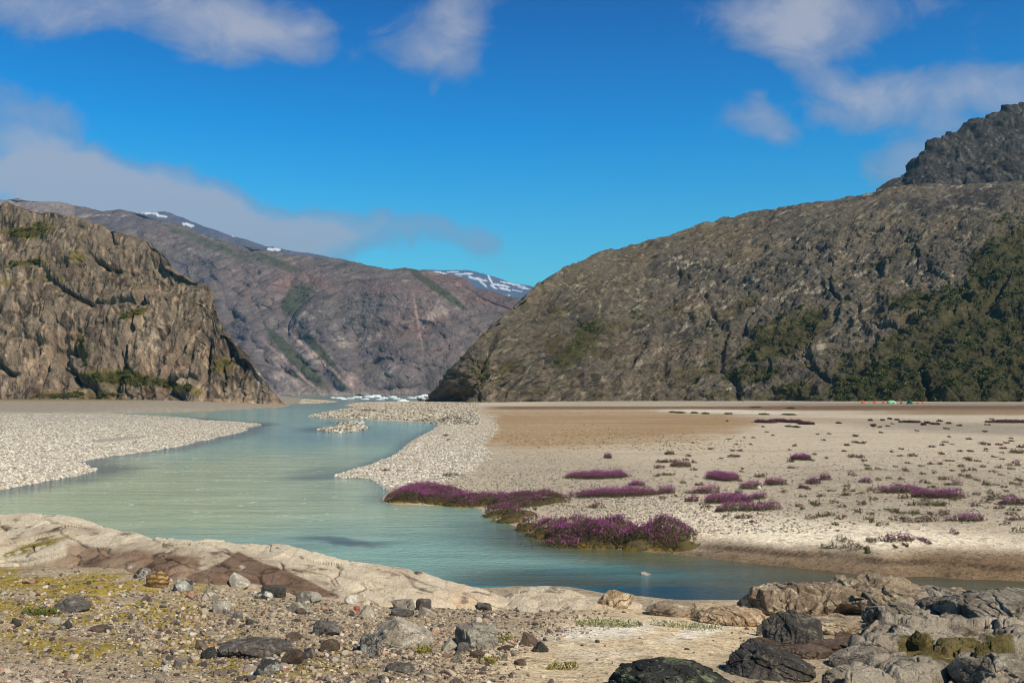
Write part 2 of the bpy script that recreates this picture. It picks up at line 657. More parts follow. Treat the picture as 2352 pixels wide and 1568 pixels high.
def ground_colour(px, py, P, sd):
    pw = P.copy()
    pw[..., 2] = 0
    px = px + nwob(px, py, 22, 60, 3)
    py = py + nwob(px, py, 5, 45, 8) * sstep(py, 900, 1100)
    c = np.broadcast_to(SAND, P.shape).copy()

    def put(mask, colr):
        nonlocal c
        c = lerp(c, colr, np.clip(mask, 0, 1)[..., None])

    n1 = fbm(pw / 2.3, 4, seed=21)
    n2 = fbm(pw / 0.5, 3, seed=22)
    n3 = fbm(pw / np.array([14.0, 5.0, 1]), 4, seed=23)
    far = P[..., 1] > near_depth(P[..., 0], P[..., 1]) - .3
    # gravelly and silty parts of the flat
    put(blob(px, py, 1330, 1110, 260, 70, 8, .5) * (0.55 + 0.6 * n1), GRAVEL)
    put(blob(px, py, 2100, 1130, 430, 70, 2, .5) * (0.5 + 0.9 * n1), lin(150, 138, 120))
    put(blob(px, py, 2000, 1245, 460, 40, 4, .4), PALE)
    put(blob(px, py, 1640, 1215, 200, 60, 10, .5) * .8, PALE)
    put(sstep(n3, 0.1, 0.5) * .5 * (py < 1100), lin(198, 186, 166))
    put(sstep(-n3, 0.1, 0.5) * .4 * (py < 1100), lin(160, 146, 126))
    brown = sstep(16 * n1 + 26 * n3 * (py > 950) + poly_sd(px, py, [(1085, 1028), (1105, 1003), (1142, 978), (1135, 957), (1090, 944), (1180, 938), (1500, 939), (1640, 944), (1730, 958), (1745, 972), (1700, 990), (1600, 1008), (1450, 1022), (1250, 1032)]), -12, 22)
    put(brown * (0.92 + 0.4 * n1), BROWN)
    put(brown * sstep(py, 1002, 965) * .5, lin(160, 132, 96))
    put(blob(px, py, 1250, 985, 160, 16, 0, .5) * .25, lin(185, 165, 130))
    n5 = fbm(pw / np.array([55.0, 4.0, 1]), 4, seed=28)
    put(brown * sstep(n5, .0, .35) * .55, lin(196, 174, 136))
    put(brown * sstep(-n5, .05, .4) * .5, lin(146, 118, 86))
    put((px > 1150) * (py < 1090) * sstep(-n5 + .3 * n1, .15, .5) * .45, lin(150, 134, 110))
    put((px > 1150) * (py < 1090) * sstep(n5, .25, .5) * .4, lin(214, 200, 176))
    t1 = sstep(py, 931.5, 933.5) * (1 - sstep(py, 939, 941.5)) * sstep(px, 1060, 1180)
    put(t1, DKBROWN)
    put(sstep(px, 1500, 1950) * sstep(py, 924, 926) * (1 - sstep(py, 940, 945)) * .95, lin(118, 94, 72))
    put(sstep(px, 1900, 2150) * sstep(py, 937, 940) * (1 - sstep(py, 950, 956)) * .85, lin(140, 116, 86))
    put(blob(px, py, 1800, 962, 260, 7, 1, .6) * .5, lin(160, 132, 100))
    put(blob(px, py, 1670, 945, 165, 4.2, 1, .4), lin(214, 203, 184))
    put(blob(px, py, 2000, 956, 250, 4, 0, .5) * .6, lin(200, 189, 170))
    put(sstep(px, 1180, 1320) * (py < 931) * .6, lin(168, 158, 140))
    put(blob(px, py, 2290, 985, 330, 13, 2, .5) * .55, lin(128, 118, 108))  # soft strip of cloud shade painted across the right of the flat
    # far left bank
    put((px < 700) * (py < 952) * (1 - sstep(py, 947, 952)), lin(158, 147, 130))
    put(sstep(350 - px, -60, 60) * (1 - sstep(py, 917, 923)) * (px < 700), lin(136, 116, 72))
    put((px < 640) * (py > 946) * (py < 1200) * 1.0, lin(172, 164, 150))
    # wet edge and the silty cut bank
    put(far * (1 - sstep(sd + 0.25 * n1, 0.1, 0.5)) * .75 * lerp(.4, 1., sstep(px, 1350, 1450)), WETM)
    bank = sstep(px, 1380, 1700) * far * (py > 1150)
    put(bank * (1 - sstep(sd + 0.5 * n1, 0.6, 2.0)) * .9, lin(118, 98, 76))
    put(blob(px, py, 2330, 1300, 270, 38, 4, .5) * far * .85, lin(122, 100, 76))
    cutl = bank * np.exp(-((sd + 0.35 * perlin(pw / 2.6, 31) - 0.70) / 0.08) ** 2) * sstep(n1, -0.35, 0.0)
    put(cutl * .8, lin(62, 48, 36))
    # foreground: gravelly soil, moss, bright sand
    fg = ~far
    nf = fbm(pw / np.array([1.3, 1.3, 1]), 5, seed=25)
    put(fg * 1.0, SOIL)
    put(fg * sstep(nf, 0.0, 0.4) * .5, lin(166, 146, 118))
    mossm = (blob(px, py, 130, 1372, 380, 60, 4, .5) * .95 + blob(px, py, 420, 1500, 500, 34, 3, .5) * .9 + blob(px, py, 560, 1530, 190, 26, 0, .5) + blob(px, py, 200, 1450, 330, 60, 0, .6) * .7 + blob(px, py, 160, 1335, 380, 26, 3, .5) * .6 + blob(px, py, 700, 1480, 280, 60, 0, .6) * .35)
    put(fg * mossm * sstep(nf + 0.8 * n2 + .25 * (mossm - 1), -0.25, 0.15) * .85, MOSSY)
    put(fg * mossm * sstep(n2, 0.2, 0.6) * .5, lin(120, 112, 50))
    sandm = blob(px, py, 1530, 1470, 300, 62, -8, .4) + blob(px, py, 1420, 1440, 180, 40, 0, .5) + blob(px, py, 1330, 1530, 260, 50, 0, .4) * .9
    put(fg * sandm, lin(214, 192, 156))
    put(fg * (blob(px, py, 1390, 1448, 120, 18, -6, .6) + blob(px, py, 1640, 1440, 120, 14, -15, .6) * .9 + blob(px, py, 1380, 1500, 90, 12, 0, .6) * .5), lin(236, 224, 204))
    put(fg * sandm * sstep(n3, 0.1, .6) * .4, lin(185, 160, 128))
    put(fg * (py > 1530) * (px < 300) * .6 * sstep(n1 + .3, 0, .5), lin(196, 176, 148))
    c = c * (1 + 0.16 * n1 + 0.12 * n2)[..., None]
    return np.clip(c, 0.02, 0.9)


GC = ground_colour(gx, gy, GP, SD)
m, t, b = new_mat('ground_silt')
pos = t.new('ShaderNodeNewGeometry').outputs['Position']
col = t.attr('Col')
g1 = t.noise(pos, 9.0, 8, 0.72)
g2 = t.voronoi(pos, 26.0, 'F1', 'Color')
g2v = t.new('ShaderNodeSeparateColor')
t.l.new(g2, g2v.inputs[0])
kk = t.math('MULTIPLY_ADD', t.math('SUBTRACT', g1, 0.5), 1.5, 1.0)
spk = t.ramp(g2v.outputs[0], [(0.0, 0.45), (0.12, 0.62), (0.22, 0.98), (0.8, 1.0), (1.0, 1.3)])
g3 = t.voronoi(pos, 5.5, 'F1', 'Color')
g3v = t.new('ShaderNodeSeparateColor')
t.l.new(g3, g3v.inputs[0])
spk2 = t.ramp(g3v.outputs[1], [(0.0, 0.6), (0.1, 0.8), (0.2, 1.0), (0.85, 1.0), (1.0, 1.2)])
oc = t.mix(1.0, t.mix(1.0, t.mix(1.0, col, kk, 'MULTIPLY'), spk, 'MULTIPLY'), spk2, 'MULTIPLY')
t.put(b.inputs['Base Color'], oc)
hh = t.math('ADD', g1, t.math('MULTIPLY', t.voronoi(pos, 26.0), -0.5))
t.put(b.inputs['Normal'], t.bump(hh, 0.5, 0.05))
MAT_GROUND = m
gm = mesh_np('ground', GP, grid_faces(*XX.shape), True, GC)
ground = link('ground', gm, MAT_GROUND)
tag(ground, kind='structure')

# ---------------------------------------------------------------- water
wrows_py = np.concatenate([np.arange(1420, 925, -2.2), np.arange(925, 904, -0.7)])
wrow = np.concatenate([[14, 17], 5.0 * FV / (wrows_py - HOR), [6000, 9000]])
wcols = np.concatenate([np.array([-3000, -1500, -700, -350, -180, -90]), np.arange(-40, 2420, 3.0), np.array([2500, 2700, 3100, 4000])])
WY, WT = np.meshgrid(wrow, (wcols - CX) / FV, indexing='ij')
WX = WT * WY
WP = np.stack([WX, WY, 0 * WX], -1)
wx, wy = project(WP)
wsd = -water_sd(WX, WY)
MILK, BLUE, DEEP, TEAL = lin(198, 208, 172), lin(160, 196, 186), lin(40, 80, 98), lin(52, 150, 172)
wp3 = WP.copy()
fx = wx + nwob(wx, wy, 60, 260, 41) + nwob(wx, wy, 14, 60, 42)
fy = wy + nwob(wx, wy, 12, 160, 43) + nwob(wx, wy, 4, 30, 44)
wc = np.broadcast_to(BLUE, WP.shape).copy()


def wput(mask, c):
    global wc
    wc = lerp(wc, c, np.clip(mask, 0, 1)[..., None])


wput(blob(fx, fy, 420, 1130, 560, 80, 3, .6) + blob(fx, fy, 700, 1080, 260, 60, -10, .6) * .6, MILK)
wput(blob(fx, fy, 150, 1180, 380, 60, 0, .6) * .8, lin(196, 208, 172))
wput(blob(fx, fy, 800, 1000, 260, 22, 0, .6) * .5, lin(120, 160, 172))
diag = fy - np.interp(fx, [800, 1050, 1250, 1500, 1750, 2400], [1420, 1335, 1305, 1295, 1300, 1320])
wput(sstep(diag, -22, 18), lin(92, 158, 168))
wput(sstep(diag, 8, 60) * sstep(fx, 1150, 1450), DEEP)
wput(sstep(fx, 1520, 1850) * sstep(fy, 1265, 1300) * (1 - .7 * sstep(fy, 1350, 1385)) * .95, lin(98, 96, 66))  # olive reflection of the bank painted into the water colour
near_far = wy > 1050
wput((1 - sstep(wsd + 1.6 * perlin(WP / 4.0, 47), 0.6, 5.5)) * sstep(wx, 860, 1200) * (wy < 1345) * sstep(wy, 1150, 1240) * .9, lin(96, 92, 62))  # brown shallows, widened to paint in the bank's reflection as well
wput((1 - sstep(wsd + 1.2 * perlin(WP / 4.0, 47), 0.4, 4.5)) * (sstep(wx, 880, 640)) * (wy > 960) * sstep(wy, 1160, 1120) * .85, lin(66, 80, 88))
wput((1 - sstep(wsd, 0.1, 1.6)) * sstep(wy, 1180, 1140) * sstep(wx, 640, 880) * .6, lin(80, 96, 100))
wput(blob(fx, fy, 765, 1243, 110, 6.5, 2, .7) * .75, lin(64, 74, 88))
wput(blob(fx, fy, 1240, 1232, 120, 4, 6, .7) * .5, lin(84, 84, 80))
wput((wy < 940) * .4, lin(140, 158, 160))
foam = (blob(fx, fy, 480, 1110, 520, 62, 6, .6) + blob(fx, fy, 700, 1098, 100, 10, 0, .5) + .6 * blob(fx, fy, 250, 1180, 260, 30, 0, .5))
wm = mesh_np('water', WP, grid_faces(*WX.shape), True, wc * np.array([.74, .79, .72]), {'foam': np.clip(foam, 0, 1)})
m, t, b = new_mat('river_water')
pos = t.new('ShaderNodeNewGeometry').outputs['Position']
fo = t.attr('foam', 'Fac')
f1 = t.noise(t.mapping(pos, (1.0, 0.55, 1), (0, 0, math.radians(-25))), 1.15, 6, 0.66, 0.9)
fmask = t.math('MULTIPLY', t.smooth(f1, 0.60, 0.74), fo)
f2 = t.noise(t.mapping(pos, (0.16, 0.9, 1), (0, 0, 0.12)), 0.8, 6, 0.65, 0.8)
body = t.mix(1.0, t.attr('Col'), t.math('MULTIPLY_ADD', t.math('SUBTRACT', f2, 0.5), 1.3, 1.0), 'MULTIPLY')
t.put(b.inputs['Base Color'], t.mix(t.math('MULTIPLY', fmask, 0.55), body, (0.72, 0.76, 0.74)))
b.inputs['IOR'].default_value = 1.333
b.inputs['Specular IOR Level'].default_value = 0.5
t.put(b.inputs['Roughness'], t.math('MULTIPLY_ADD', fmask, 0.5, 0.10))
w1 = t.noise(t.mapping(pos, (1.0, 1.6, 1), (0, 0, 0.3)), 3.2, 5, 0.62, 0.6)
w2 = t.noise(t.mapping(pos, (0.5, 1.3, 1), (0, 0, -0.2)), 1.1, 4, 0.6, 0.4)
t.put(b.inputs['Normal'], t.bump(t.math('ADD', w1, w2), 0.8, 0.06))
water = link('water', wm, m)
tag(water, kind='structure')
pz = ground_z(POND[:, 0], POND[:, 1]).mean() + 0.10

# ---------------------------------------------------------------- mountains
def slope(name, ridge, base_d, s_pts, x0, x1, nc, nr, disp, colour, mat, g=1.25, back=0.6, base_z=-1.5, nb=14, wob=0.0, wseed=5, front=0):
    px = np.linspace(x0, x1, nc)
    R = smooth_line(ridge)
    pyr = np.interp(px, R[:, 0], R[:, 1])
    kw = np.exp(-np.linspace(-2.2, 2.2, 2 * (nc // 14) + 1) ** 2)
    kw /= kw.sum()
    sm = lambda a: np.convolve(np.pad(a, len(kw) // 2, mode='edge'), kw, 'valid')
    db = sm(np.interp(px, *zip(*base_d)))
    s = sm(np.interp(px, *zip(*s_pts)))
    e = (HOR - pyr) / FV
    dr = db / np.maximum(1 - np.maximum(e, 0.004) / s, 0.2)
    dr = np.maximum(dr, db * 1.02)
    pyb = HOR - (base_z - CAM_Z) / db * FV
    v = np.linspace(0, 1, nr)[:, None]
    gg = v ** g
    if wob:
        q = np.stack([np.broadcast_to(px[None] / 90., (nr, nc)), np.broadcast_to(v * 5, (nr, nc)), np.zeros((nr, nc))], -1)
        gg = gg + wob * fbm(q, 3, seed=wseed) * (v * (1 - v) * 4) ** .5
    D = db + (dr - db) * gg
    PY = pyb + (pyr - pyb) * v
    PX = np.broadcast_to(px, PY.shape)
    P = at_depth(PX, PY, D)
    # over the top and down behind
    top = P[-1]
    rows_ = []
    step = (dr - db) * back
    for k in range(1, nb + 1):
        f = (k / nb) ** 1.6
        q = top.copy()
        q[:, :2] = top[:, :2] * ((dr + step * f) / dr)[:, None]
        q[:, 2] = top[:, 2] - (0.10 * f + 0.62 * f * f) * step * s
        rows_.append(q)
    P = np.concatenate([P, np.array(rows_)], 0)
    N = grid_normals(P)
    N = N * np.sign(-(N * P).sum(-1).mean())
    vv = np.broadcast_to(np.concatenate([v[:, 0], np.ones(nb)])[:, None], P.shape[:2])
    dd = disp(P, vv, np.broadcast_to(px, P.shape[:2]))
    N[nr:] = N[nr - 1]
    dd[nr:] = dd[nr - 1] * np.linspace(1, .3, nb)[:, None] + 0 * dd[nr:]
    Q = P + N * dd[..., None]
    N2 = grid_normals(Q)
    N2 = N2 * np.sign(-(N2 * Q).sum(-1).mean())
    qx, qy = project(Q)
    C = colour(Q, N2, qx, qy, dd)
    F = grid_faces(*P.shape[:2])
    me = mesh_np(name, Q, F, True, np.clip(C, 0.01, 0.9))
    o = link(name, me, mat)
    return o, Q, N2, C, dr


def aniso(P, ang, sx, sy, sz, ax=1):
    return rot2(P, ax, math.radians(ang)) / np.array([sx, sy, sz])


def mixc(c, col, m):
    return lerp(c, col, np.clip(m, 0, 1)[..., None])


def benches(P, ang, L, seed, warp=1.0, ax=1, comp=2, face=.8):
    """Steep faces parted by narrow benches: 0..1, rising along the face and dropping back at its lip."""
    q = rot2(P, ax, math.radians(ang))
    w = q[..., comp] / L + warp * fbm(P / (3.2 * L), 3, seed=seed)
    _, E, Rn = cells(P / (np.array([3.4, 3.4, 2.6]) * L) + .5 * perlin(P / (1.7 * L), seed + 3)[..., None], seed)
    w = w + Rn * 1.7
    f = w - np.floor(w)
    return np.where(f < face, f / face, (1 - f) / (1 - face)) * (.45 + .9 * Rn)


def clefts(P, w, seed):
    return -np.exp(-(perlin(P, seed) / w) ** 2) * sstep(perlin(P / 2.3, seed + 1), -.2, .3)


# right-hand mountain
def disp_right(P, v, px):
    a = 6 * fbm(P / 150., 2, seed=1)
    q = aniso(P, 32, 110, 60, 38)
    a = a + 13 * (billow(q, 3, .55, 2) - .3)
    # broken cliffs low on the left part
    lo = sstep(1700 - px, 0, 350) * sstep(0.42 - v, -0.1, 0.2)
    a = a + lo * 11 * (billow(P / np.array([30., 30, 75]), 3, .5, 7) - .3)
    _, E, Rn = cells(aniso(P + 7 * perlin(P / 9., 5)[..., None] + 3 * perlin(P / 3., 15)[..., None], 30, 26, 22, 9), 3)
    a = a + 2.6 * (Rn - .5)
    a = a + 2.2 * benches(P, -24, 30, 14) + 1.4 * benches(P, -30, 11, 15) + 1.0 * benches(P, -20, 4.5, 16)
    a = a + 6 * (billow(aniso(P, 62, 60, 40, 16), 2, .5, 19) - .3)
    a = a + 3.4 * clefts(aniso(P + 6 * fbm(P / 40., 2, seed=25)[..., None], 58, 110, 60, 34), .045, 26) + 3 * clefts(aniso(P, 28, 70, 50, 17), .06, 28)
    a = a + lo * 4.5 * clefts(P / np.array([16., 16, 90]), .10, 23)
    a = a + 4.0 * (billow(aniso(P, 34, 26, 16, 9), 3, .55, 4) - .3)
    a = a + 2.4 * (billow(aniso(P, 36, 8, 5, 2.6), 3, .65, 6) - .3)
    a = a + 0.6 * fbm(P / 1.6, 2, seed=8)
    return a * (1 - .65 * sstep(v, .75, 1.0))


VEG_R = [(2260, 800, 330, 150, -28, 1.0), (2330, 620, 120, 90, -35, 1.0), (2120, 880, 230, 60, 0, .85), (1810, 770, 110, 42, -25, .95), (1960, 860, 60, 50, -30, .8), (1335, 790, 75, 26, -48, .9),
         (1560, 870, 60, 22, 0, .4), (1730, 860, 80, 20, -5, .7), (2100, 690, 80, 22, -5, .8), (1820, 895, 60, 16, 0, .8), (1240, 900, 40, 12, -30, .5), (1440, 740, 70, 14, -20, .5), (1100, 850, 30, 24, -50, .5),
         (2060, 790, 90, 26, -20, .8), (1990, 910, 420, 9, 0, .7), (1620, 905, 80, 7, 0, .5), (2300, 520, 70, 18, -30, .4), (2050, 600, 90, 12, -15, .4), (1650, 800, 30, 60, 20, .4)]


def veg_mask(x, y, lst, seed):
    v = np.zeros(x.shape)
    for (a, b_, c, d, e, f) in lst:
        v = np.maximum(v, f * blob(x, y, a, b_, c, d, e, .45))
    return v


def col_right(Q, N, x, y, d):
    n1 = fbm(Q / 60., 4, seed=31)
    n2 = fbm(aniso(Q, 32, 26, 14, 7), 4, seed=32)
    n3 = fbm(aniso(Q, 34, 7, 5, 2.2), 3, seed=33)
    n4 = fbm(Q / np.array([5., 5, 26]), 3, seed=34)
    c = np.broadcast_to(lin(122, 115, 104), Q.shape).copy()
    c = mixc(c, lin(84, 82, 80), sstep(n1 + .6 * n2, .0, .4))
    c = mixc(c, lin(128, 116, 98), sstep(-n1 + .6 * n3, .05, .6) * .8)
    c = mixc(c, lin(192, 182, 166), sstep(n2 + .7 * n3, .16, .55) * .8)
    c = mixc(c, lin(150, 136, 114), sstep(fbm(aniso(Q, 30, 60, 40, 16), 3, seed=38), .1, .45) * .6)
    c = mixc(c, lin(48, 47, 48), sstep(-n2 - .7 * n3, .35, .8) * .8)
    c = mixc(c, lin(118, 100, 84), sstep(fbm(Q / 35., 3, seed=36), .15, .5) * .45)
    streak = sstep(1750 - x, 0, 200) * sstep(y, 740, 800)
    c = mixc(c, lin(150, 134, 112), streak * sstep(n4, .1, .5) * .7)
    c = mixc(c, lin(52, 48, 44), streak * sstep(-n4, .1, .5) * .6)
    n6 = fbm(aniso(Q, 38, 9, 4, 1.6), 3, seed=39)
    n7 = fbm(aniso(Q, -50, 12, 5, 2.2), 3, seed=40)
    c = mixc(c, lin(40, 39, 40), sstep(n6 + .4 * n2, .2, .5) * .7)
    c = mixc(c, lin(176, 162, 140), sstep(-n6 + .5 * n3, .22, .55) * .6)
    c = mixc(c, lin(46, 44, 43), sstep(n7, .28, .5) * .55)
    c = mixc(c, lin(92, 86, 46), sstep(fbm(aniso(Q, 20, 40, 20, 8), 4, seed=41) + .15 * n3, .12, .42) * sstep(y, 500, 640) * .7)
    # pale quartz faces
    pale = np.zeros(x.shape)
    for (a, b_, r1, r2, tn) in [(1890, 680, 50, 20, -50), (2080, 650, 50, 18, -35), (1960, 640, 40, 14, -30), (2180, 640, 90, 18, -32), (2010, 760, 40, 20, -40), (1900, 720, 60, 16, -40), (1490, 650, 60, 12, -25), (1560, 620, 80, 10, -20), (1780, 690, 30, 10, 0), (1600, 700, 40, 24, -60), (2060, 665, 22, 12, 0), (2150, 740, 40, 12, -30)]:
        pale = np.maximum(pale, blob(x, y, a, b_, r1, r2, tn, .6))
    c = mixc(c, lin(205, 192, 176), pale * sstep(n3 + .4 * n2, .12, .42) * .95)
    # olive heath on the gentler benches, dark scrub in the hollows
    up = N[..., 2]
    c = mixc(c, lin(88, 82, 44), sstep(up + .5 * n2 + .3 * n3, .72, .95) * sstep(y, 430, 560) * .6)
    c = mixc(c, lin(104, 84, 52), sstep(n1 + n3 * .5, .2, .6) * sstep(y, 600, 760) * .35)
    vg = veg_mask(x + 30 * n1, y + 22 * n2, VEG_R, 1)
    vg = sstep(vg + .8 * n2 + .6 * n3 + .2 * up, .55, .8)
    c = mixc(c, lin(84, 82, 42), vg * .85)
    c = mixc(c, lin(56, 62, 32), vg * sstep(n3 + n2, -.1, .4))
    c = mixc(c, lin(96, 94, 36), (1 - vg) * sstep(veg_mask(x, y, VEG_R, 1) + .5 * n3, .25, .7) * .5)
    return c * np.array([.67, .625, .595]) * (1 + .42 * n3 + .36 * n2)[..., None]


MAT_RIGHT = hill_mat('rock_right', 5.5, (0.6, 1, 1.9), (0, math.radians(32), 0), 0.75, 1.0)
R_RIGHT = [(960, 925), (985, 918), (1003, 893), (1020, 870), (1040, 838), (1060, 810), (1100, 768), (1150, 730), (1190, 695), (1225, 660), (1270, 628), (1330, 600), (1400, 572), (1430, 568), (1500, 548),
           (1570, 528), (1640, 500), (1700, 490), (1780, 478), (1880, 462), (1950, 455), (2000, 438), (2060, 428), (2150, 425), (2352, 418), (2600, 405), (3200, 380)]
mount_r, QR, NR_, CR, _ = slope('mountain', R_RIGHT, [(960, 520), (985, 500), (1010, 450), (1043, 420), (1180, 430), (1300, 480), (1400, 505), (1700, 500), (1850, 480), (2000, 460), (2200, 435), (2400, 415), (3200, 380)],
                        [(960, 1.5), (1060, 1.2), (1200, .85), (1500, .62), (2400, .62), (3200, .6)], 965, 3100, 1350, 520, disp_right, col_right, MAT_RIGHT, g=1.35, wob=.035)
tag(mount_r, kind='structure')


# crag on top of it; cloud shade is painted into its dark rock colour
def disp_crag(P, v, px):
    a = 5 * benches(P, 10, 34, 57) + 2.5 * benches(P, -12, 12, 58) + 3 * benches(P, 80, 26, 59)
    a = a + 16 * (billow(P / np.array([70., 70, 90]), 3, .55, 51) - .3)
    a = a + 5 * (billow(P / np.array([18., 18, 30]), 3, .6, 52) - .3)
    a = a + 1.6 * (billow(P / np.array([5., 5, 9]), 3, .6, 53) - .3)
    return a * sstep(px, 2015, 2090)


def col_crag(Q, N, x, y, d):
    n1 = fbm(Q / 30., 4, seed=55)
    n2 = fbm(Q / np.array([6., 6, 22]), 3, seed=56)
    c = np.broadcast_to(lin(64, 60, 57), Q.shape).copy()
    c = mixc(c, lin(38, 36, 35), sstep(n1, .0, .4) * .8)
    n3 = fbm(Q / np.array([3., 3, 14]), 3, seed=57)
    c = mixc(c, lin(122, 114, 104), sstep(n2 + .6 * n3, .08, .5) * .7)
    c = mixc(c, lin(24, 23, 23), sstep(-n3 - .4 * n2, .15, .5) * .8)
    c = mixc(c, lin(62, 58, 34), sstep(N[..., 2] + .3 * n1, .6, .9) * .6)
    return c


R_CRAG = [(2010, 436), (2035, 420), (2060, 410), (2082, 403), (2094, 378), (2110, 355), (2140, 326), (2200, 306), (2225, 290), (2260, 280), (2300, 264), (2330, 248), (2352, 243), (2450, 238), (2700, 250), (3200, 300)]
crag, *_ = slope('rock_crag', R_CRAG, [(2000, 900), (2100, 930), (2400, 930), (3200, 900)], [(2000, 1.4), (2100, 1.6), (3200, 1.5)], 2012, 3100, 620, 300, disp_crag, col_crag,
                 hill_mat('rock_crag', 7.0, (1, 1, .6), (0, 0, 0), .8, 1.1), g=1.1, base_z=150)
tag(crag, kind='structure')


# left-hand cliff
def disp_left(P, v, px):
    sk = P.copy()
    sk[..., 0] = sk[..., 0] + 0.22 * sk[..., 2]
    a = 9 * fbm(P / 90., 2, seed=61)
    a = a + 6.5 * clefts(sk / np.array([34., 34, 120]) + .2 * fbm(P / 20., 2, seed=166)[..., None], .06, 161) + 4 * clefts(sk / np.array([13., 13, 50]), .08, 163) + 5 * clefts(aniso(P, -30, 60, 40, 26), .05, 165)
    a = a + 13 * (billow(sk / np.array([55., 55, 120]), 2, .5, 62) - .3)
    a = a + 4.5 * (billow(sk / np.array([17., 17, 60]), 3, .5, 63) - .3)
    _, E, Rn = cells(sk / np.array([13., 13, 30]) + .55 * perlin(P / 11., 64)[..., None] + .25 * perlin(P / 3., 67)[..., None], 13)
    a = a + 1.6 * benches(sk / np.array([1, 1, 2.2]), 82, 24, 68, .8) + 1.0 * benches(sk / np.array([1, 1, 2.5]), 84, 9, 69, .8) + 1.8 * benches(P, -8, 30, 70) + .7 * benches(P, 6, 8, 71)
    a = a + 1.5 * (Rn - .5)
    a = a + 2.2 * (billow(sk / np.array([6., 6, 16]), 3, .6, 65) - .3)
    a = a + 1.1 * (billow(P / np.array([2., 2, 4.2]), 3, .65, 66) - .3)
    a = a + 3 * sstep(660 - px, 0, 220) * (1 - sstep(v, .5, 1.0))
    return a * (0.35 + 0.65 * sstep(660 - px, 0, 160)) * (1 - .6 * sstep(v, .75, 1.0))


VEG_L = [(60, 535, 50, 14, 0, 1.0), (100, 520, 30, 10, 10, .8), (280, 868, 90, 18, 5, 1.0), (380, 880, 60, 10, 15, .8), (140, 907, 70, 6, 0, 1.0), (240, 907, 50, 5, 0, .9), (510, 840, 26, 16, -15, .9), (310, 720, 36, 10, -20, .8),
         (180, 590, 20, 14, 20, .8), (60, 605, 60, 8, -6, .7), (20, 650, 30, 8, 0, .5), (190, 800, 10, 40, -10, .7), (440, 895, 30, 10, 20, .7), (100, 640, 60, 8, 0, .4), (330, 660, 30, 8, 0, .4), (200, 480, 90, 10, 20, .4)]


def col_left(Q, N, x, y, d):
    sk = Q.copy()
    sk[..., 0] = sk[..., 0] + 0.22 * sk[..., 2]
    n1 = fbm(Q / 45., 4, seed=71)
    n2 = fbm(sk / np.array([12., 12, 34]), 4, seed=72)
    n3 = fbm(sk / np.array([2.6, 2.6, 12]), 3, seed=73)
    n4 = fbm(Q / 18., 4, seed=74)
    wv = sk + 5 * np.stack([fbm(Q / 30., 3, seed=171), 0 * x, 0 * x], -1)
    st1 = fbm(wv / np.array([1.6, 3., 40]), 4, seed=172)
    st2 = fbm(wv / np.array([5.5, 8., 60]), 3, seed=173)
    lowf = sstep(y, 620, 860)
    c = np.broadcast_to(lin(130, 120, 108), Q.shape).copy()
    c = mixc(c, lin(80, 71, 63), sstep(n1 + .6 * n2, .0, .45) * .9)
    c = mixc(c, lin(176, 158, 136), sstep(n2 + .5 * n3, .12, .6) * (.35 + .6 * lowf))
    c = mixc(c, lin(214, 200, 182), sstep(n4 + .4 * n3, .2, .6) * lowf * .7)
    c = mixc(c, lin(62, 56, 52), sstep(-n2 - .6 * n3, .1, .5) * .85)
    c = mixc(c, lin(58, 52, 48), sstep(fbm(sk / np.array([7., 7, 60]), 3, seed=79), .15, .5) * .6)
    c = mixc(c, lin(128, 96, 82), sstep(fbm(Q / 25., 3, seed=76), .15, .5) * .5 * lowf)
    c = mixc(c, lin(168, 136, 94), sstep(fbm(Q / 16., 3, seed=77), .4, .65) * .5)
    c = mixc(c, lin(66, 58, 52), sstep(st1 + .5 * st2, .08, .4) * .8)
    c = mixc(c, lin(186, 168, 144), sstep(-st1 + .6 * st2, .12, .45) * .65)
    up = N[..., 2]
    c = mixc(c, lin(98, 94, 56), sstep(up + .3 * n4, .65, .95) * .25)
    vg = sstep(veg_mask(x + 14 * n4, y + 8 * n2, VEG_L, 1) + .7 * n4 + .5 * n3, .6, .9)
    c = mixc(c, lin(78, 78, 38), vg)
    c = mixc(c, lin(56, 62, 30), vg * sstep(n3, -.1, .3))
    c = mixc(c, lin(120, 112, 48), (1 - vg) * sstep(veg_mask(x, y, VEG_L, 1) + .4 * n3, .2, .6) * .6)
    toe = blob(x, y, 560, 928, 110, 10, 4, .5)
    c = mixc(c, lin(190, 165, 140), toe * .6)
    return c * np.array([.83, .74, .68]) * (1 + .38 * n3 + .28 * n2)[..., None]


MAT_LEFT = hill_mat('rock_left', 3.2, (1.3, 1.3, .5), (0, math.radians(-10), 0), 0.75, 0.9)
R_LEFT = [(-700, 470), (-200, 450), (0, 462), (60, 480), (120, 492), (165, 505), (215, 520), (262, 530), (300, 541), (350, 560), (378, 585), (388, 604), (420, 620), (455, 648), (484, 662), (490, 676), (491, 700), (500, 728), (517, 757), (545, 790), (570, 822), (590, 852),
          (612, 878), (632, 900), (648, 918), (662, 930), (668, 938)]
cliff, QL, NL_, CL, _ = slope('cliff', R_LEFT, [(-700, 440), (0, 415), (200, 405), (380, 388), (480, 380), (560, 376), (640, 370), (668, 368)], [(-700, 1.1), (0, 1.15), (300, 1.05), (450, .95), (560, .85), (668, .8)],
                      -640, 666, 900, 480, disp_left, col_left, MAT_LEFT, g=1.15, wob=.05, base_z=-1.0)
tag(cliff, kind='structure')


